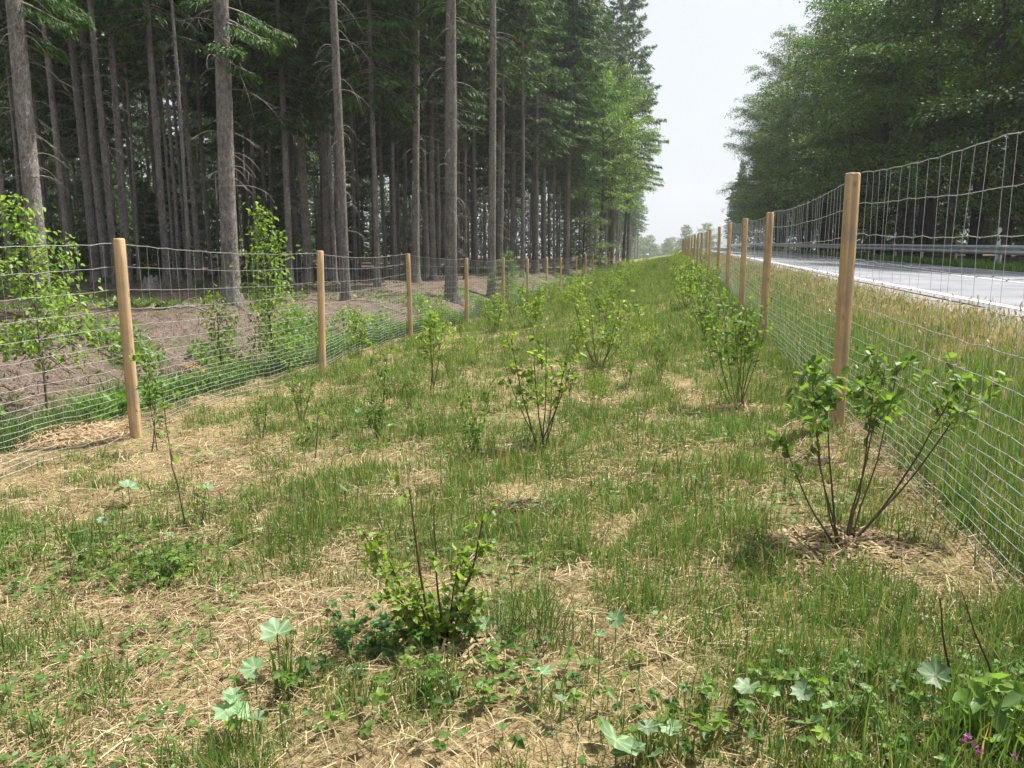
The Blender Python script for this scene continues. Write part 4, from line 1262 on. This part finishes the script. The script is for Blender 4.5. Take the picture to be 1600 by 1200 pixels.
mound('old straw piled round the foot of the slanting shrub', at(1300, 860), .26, .06, ST, 804, 700)
mound('old grey mulch under the lime shrub', at(690, 1020), .20, .04, ST, 805)
mound('straw heap by the forest fence left of its first post', at(90, 680), .55, .10, [(.48, .34, .19), (.56, .42, .25), (.36, .25, .14)], 806, 2600, .1)
mound('straw heap by the forest fence between first and second posts', at(345, 605), .45, .12, [(.48, .34, .19), (.56, .42, .25), (.36, .25, .14)], 807, 2000, .1)

# pale felted butterbur leaves
def butterbur_leaf(seed):
    """Heart-shaped, lobed and toothed, pale veins running to the lobes, cupped and torn here and there."""
    rng = np.random.default_rng(seed)
    k = 42; mb = MB()
    V = [(0, 0, 0)]; C = [(.40, .46, .30)]
    nl = 7 + seed % 2
    for ring, rr in enumerate((.3, .62, .86, 1.0)):
        for i in range(k):
            a = (i + .5) / k * 2 * math.pi
            back = math.atan2(math.sin(a + math.pi / 2), math.cos(a + math.pi / 2))
            notch = 1 - .78 * math.exp(-(back / .30) ** 2)
            ph = nl * (a - math.pi / 2)
            lob = 1 + rr * (.11 * math.cos(ph)) + (.035 * (-1) ** i if ring == 3 else 0)
            r = rr * notch * lob * (1 + (rng.normal(0, .03) if ring > 1 else 0))
            if ring == 3 and rng.random() < .06: r *= .86
            vein = max(0, math.cos(ph)) ** 6
            z = .22 * rr ** 2 * (1 + .6 * math.cos(2 * a + seed)) - .05 * vein * rr + .03 * math.cos(ph) * rr + rng.normal(0, .012)
            V.append((r * math.cos(a), r * math.sin(a) * 1.05 + .12 * rr * notch, z))
            c = np.array([.165, .26, .125]) * (1 + .75 * vein) * rng.uniform(.9, 1.1)
            C.append(tuple(c))
    T = [(0, 1 + i, 1 + (i + 1) % k) for i in range(k)]
    Qd = [(1 + g * k + i, 1 + (g + 1) * k + i, 1 + (g + 1) * k + (i + 1) % k, 1 + g * k + (i + 1) % k) for g in range(3) for i in range(k)]
    mb.add(V, Qd, T, np.array(C))
    return mb.mesh('leaf', M_COLT, smooth=True)
LEAVES = [butterbur_leaf(i) for i in range(5)]
STALK = MB().tube(np.array([[0, 0, 0], [.002, .003, .5], [0, 0, 1.]]), [.0028, .0024, .002], 4, (.16, .2, .09)).mesh('leaf_stalk', M_STEM)
def butterbur(label, leaves, seed, group=None):
    """leaves: (px, py, radius px, height m)"""
    rng = random.Random(seed)
    b = at(leaves[0][0], leaves[0][1], leaves[0][3])
    root = tag(empty('butterbur_plant', b), label, 'weed', group)
    for (px, py, rpx, h) in leaves:
        d = ray(px, py); p = at(px, py, h)
        c = Vector((p.x, p.y, p.z + h))
        o = bpy.data.objects.new('leaf', LEAVES[rng.randrange(5)]); COL.objects.link(o); o.parent = root
        o.location = c - b
        s = rpx / F_PX * p.y * .98
        o.scale = (s, s, s)
        o.rotation_euler = (R(rng.uniform(-30, 40)), R(rng.uniform(-35, 35)), rng.uniform(0, 6.28))
        st = bpy.data.objects.new('leaf_stalk', STALK); COL.objects.link(st); st.parent = root
        st.location = Vector((p.x, p.y, p.z - .01)) - b; st.scale = (1, 1, h + .01)
BB = [('cluster of pale felted leaves beside the broad-bladed bright tuft', [(357, 1108, 26, .10), (385, 1118, 24, .09), (366, 1088, 18, .12), (404, 1122, 14, .08)]),
      ('pale cupped leaf above the leaf cluster by the bright tuft', [(398, 1046, 20, .12)]),
      ('whitish leaf at the top of the broad-bladed bright tuft', [(433, 992, 27, .15)]),
      ('large spread of three pale leaves at the bottom picture edge', [(962, 1158, 42, .09), (985, 1178, 30, .07), (1022, 1182, 16, .07)]),
      ('single pale leaf below the tall dark tuft', [(846, 1052, 20, .10)]),
      ('pair of whitish leaves lying flat near the bottom edge', [(1010, 1136, 19, .09), (1046, 1139, 18, .09)]),
      ('round pale leaf in the grass below the slanting shrub', [(1170, 1074, 21, .12), (1208, 1084, 13, .1)]),
      ('pair of pale leaves with a greener one beneath', [(1256, 1083, 18, .12), (1268, 1130, 26, .07), (1300, 1105, 15, .1)]),
      ('tilted whitish leaf by the bare dark twigs', [(1462, 1058, 24, .16)]),
      ('tiny pale leaf beside the bottom leaf spread', [(876, 1094, 13, .08)]),
      ('bluish pale leaf cluster on the straw beside the twig sapling', [(200, 762, 16, .12), (190, 765, 12, .1)]),
      ('pale leaves low at the left part of the strip', [(128, 831, 12, .12), (128, 862, 15, .1), (181, 859, 12, .1), (160, 815, 8, .12)]),
      ('small pale leaf above the broad-bladed dark tuft', [(264, 838, 9, .08), (324, 763, 10, .1)]),
      ('pale leaf on the straw mid-strip', [(539, 767, 13, .1)]),
      ('bluish pale leaf above the lime shrub tips', [(688, 712, 13, .2), (640, 722, 7, .1)]),
      ('group of pale leaves between the second and third fence posts', [(535, 652, 9, .15), (566, 669, 9, .12), (615, 665, 10, .14), (560, 640, 6, .16), (628, 680, 7, .1)]),
      ('pale leaf cluster right of the tall dark tuft', [(962, 968, 16, .12), (936, 992, 11, .1), (925, 958, 8, .1)]),
      ('small pale leaf in the grass mid-strip right', [(1088, 749, 8, .1)]),
      ('small bluish leaf in the grass left of the slanting shrub', [(1168, 985, 9, .12)]),
      ('pale leaf near the bottom edge, right of the leaf spread', [(1185, 1155, 11, .07), (1060, 1140, 10, .09)]),
      ('pale leaf in the left lower straw', [(410, 826, 8, .08)]),
      ('bright cupped leaf at the foot of the lime shrub', [(760, 975, 14, .1), (600, 975, 11, .1)])]
for i, (lab, lv) in enumerate(BB): butterbur(lab, lv, 900 + i)

# bare twigs and the pink-flowered plant in the corner
shrub('bare_twig', 'bare dark upright twig with side bud near the bottom right corner', at(1505, 1122), [(-.075, .02, .36)], MID, 331, .02, 1, 4, .8, .0045, (.05, .03, .025), cat='twig')
shrub('bare_twig', 'bare dark leaning twig at the right picture edge', at(1596, 1130), [(-.15, .06, .38)], MID, 332, .02, 1, 4, .8, .0042, (.06, .035, .028), cat='twig')
fl = shrub('flowering_plant', 'leafy plant with small pink flowers in the bottom right corner', at(1560, 1180), [(.0, 0, .20), (.10, .03, .16), (-.08, .02, .13), (.05, -.06, .12), (-.05, -.05, .1)], MID, 333, .06, 6, 26, .2, .003, (.09, .12, .05), cat='flower')
M_PINK = leaf_mat('pink_petals', .4, .5, (1, .8, 1, 1), .3, .1)
rng = np.random.default_rng(5)
for (px, py) in ((1512, 1153), (1522, 1168), (1505, 1163), (1585, 1186), (1530, 1180)):
    p = at(px, py, .11)
    mb = MB()
    for q in range(14):
        D = unit(rng.normal(0, 1, (1, 3)) + [[0, -.3, .8]])
        sprays(mb, np.zeros((1, 3)), D, .011, .006, np.array([[.38, .14, .27]]) * rng.uniform(.8, 1.2), rng)
    o = mb.build('flower', M_PINK, fl); o.location = Vector((p.x, p.y, p.z + .11)) - fl.location

# stump hollow and fallen branches on the forest floor
rng = np.random.default_rng(77)
p = at(236, 452)
mb = MB(); k = 14
hs = [(-.1, .34), (.1, .28), (.3, .22), (.42, .19)]
V = [(r * math.cos(j / k * 6.283) * (1 + .2 * math.sin(j * 2.3)), r * math.sin(j / k * 6.283), h * (1 + .25 * math.sin(j * 1.7))) for h, r in hs for j in range(k)]
Qd = [(i * k + j, i * k + (j + 1) % k, (i + 1) * k + (j + 1) % k, (i + 1) * k + j) for i in range(3) for j in range(k)]
c = len(V); V.append((0, 0, .18)); T = [(3 * k + j, 3 * k + (j + 1) % k, c) for j in range(k)]
mb.add(V, Qd, T)
tag(mb.build('stump', M_SPRUCE, loc=p), 'broken brown stump on the forest floor by the thin dark trunk', 'stump')
FB = [(590, 478, 1.6, .3, 'fallen pale branch on the brash between second and third posts'), (620, 490, 1.1, .9, 'short fallen stick beside the pale branch'), (575, 462, 1.3, -.2, 'fallen branch behind the pale one'),
      (640, 462, 1.2, .1, 'fallen branch at the foot of the peeling-branch spruce'), (415, 470, 1.2, .2, 'dark fallen branch right of the thickest spruce'), (300, 485, 1.3, .5, 'fallen stick left of the thickest spruce'),
      (60, 545, 1.2, -.3, 'fallen stick before the thick grey trunk'), (200, 520, 1.0, .4, 'fallen stick by the first forest post')]
for (px, py, ln, a, lab) in FB:
    p = at(px, py); t = np.linspace(0, 1, 7)
    x = (t - .5) * ln * math.cos(a); y = (t - .5) * ln * math.sin(a) + .05 * np.sin(t * 5)
    z = G(p.x + x, p.y + y) - p.z + .03 + .04 * np.sin(t * 4) ** 2
    mb = MB().tube(np.stack([x, y, z], -1), np.linspace(.018, .007, 7), 5)
    for q in (2, 4): mb.tube(np.array([[x[q], y[q], z[q]], [x[q] + .1, y[q] + .2, z[q] + .12], [x[q] + .22, y[q] + .33, z[q] + .15]]), [.010, .007, .003], 3)
    tag(mb.build('fallen_branch', M_DEADBR, loc=p), lab, 'branch')

# ------------------------------------------------------------------ haze
hz, hn, hl = material('haze_air')
vol = hn.new('ShaderNodeVolumePrincipled')
vol.inputs['Color'].default_value = (.93, .96, 1.0, 1)
vol.inputs['Density'].default_value = .0005
vol.inputs['Anisotropy'].default_value = .25
ho = hn.new('ShaderNodeOutputMaterial'); hl.new(vol.outputs[0], ho.inputs['Volume'])
tag(MB().box((-400, -60, -12), (420, 580, 46)).build('haze', hz), 'thin pale summer haze over the strip and road', 'haze', kind='stuff')
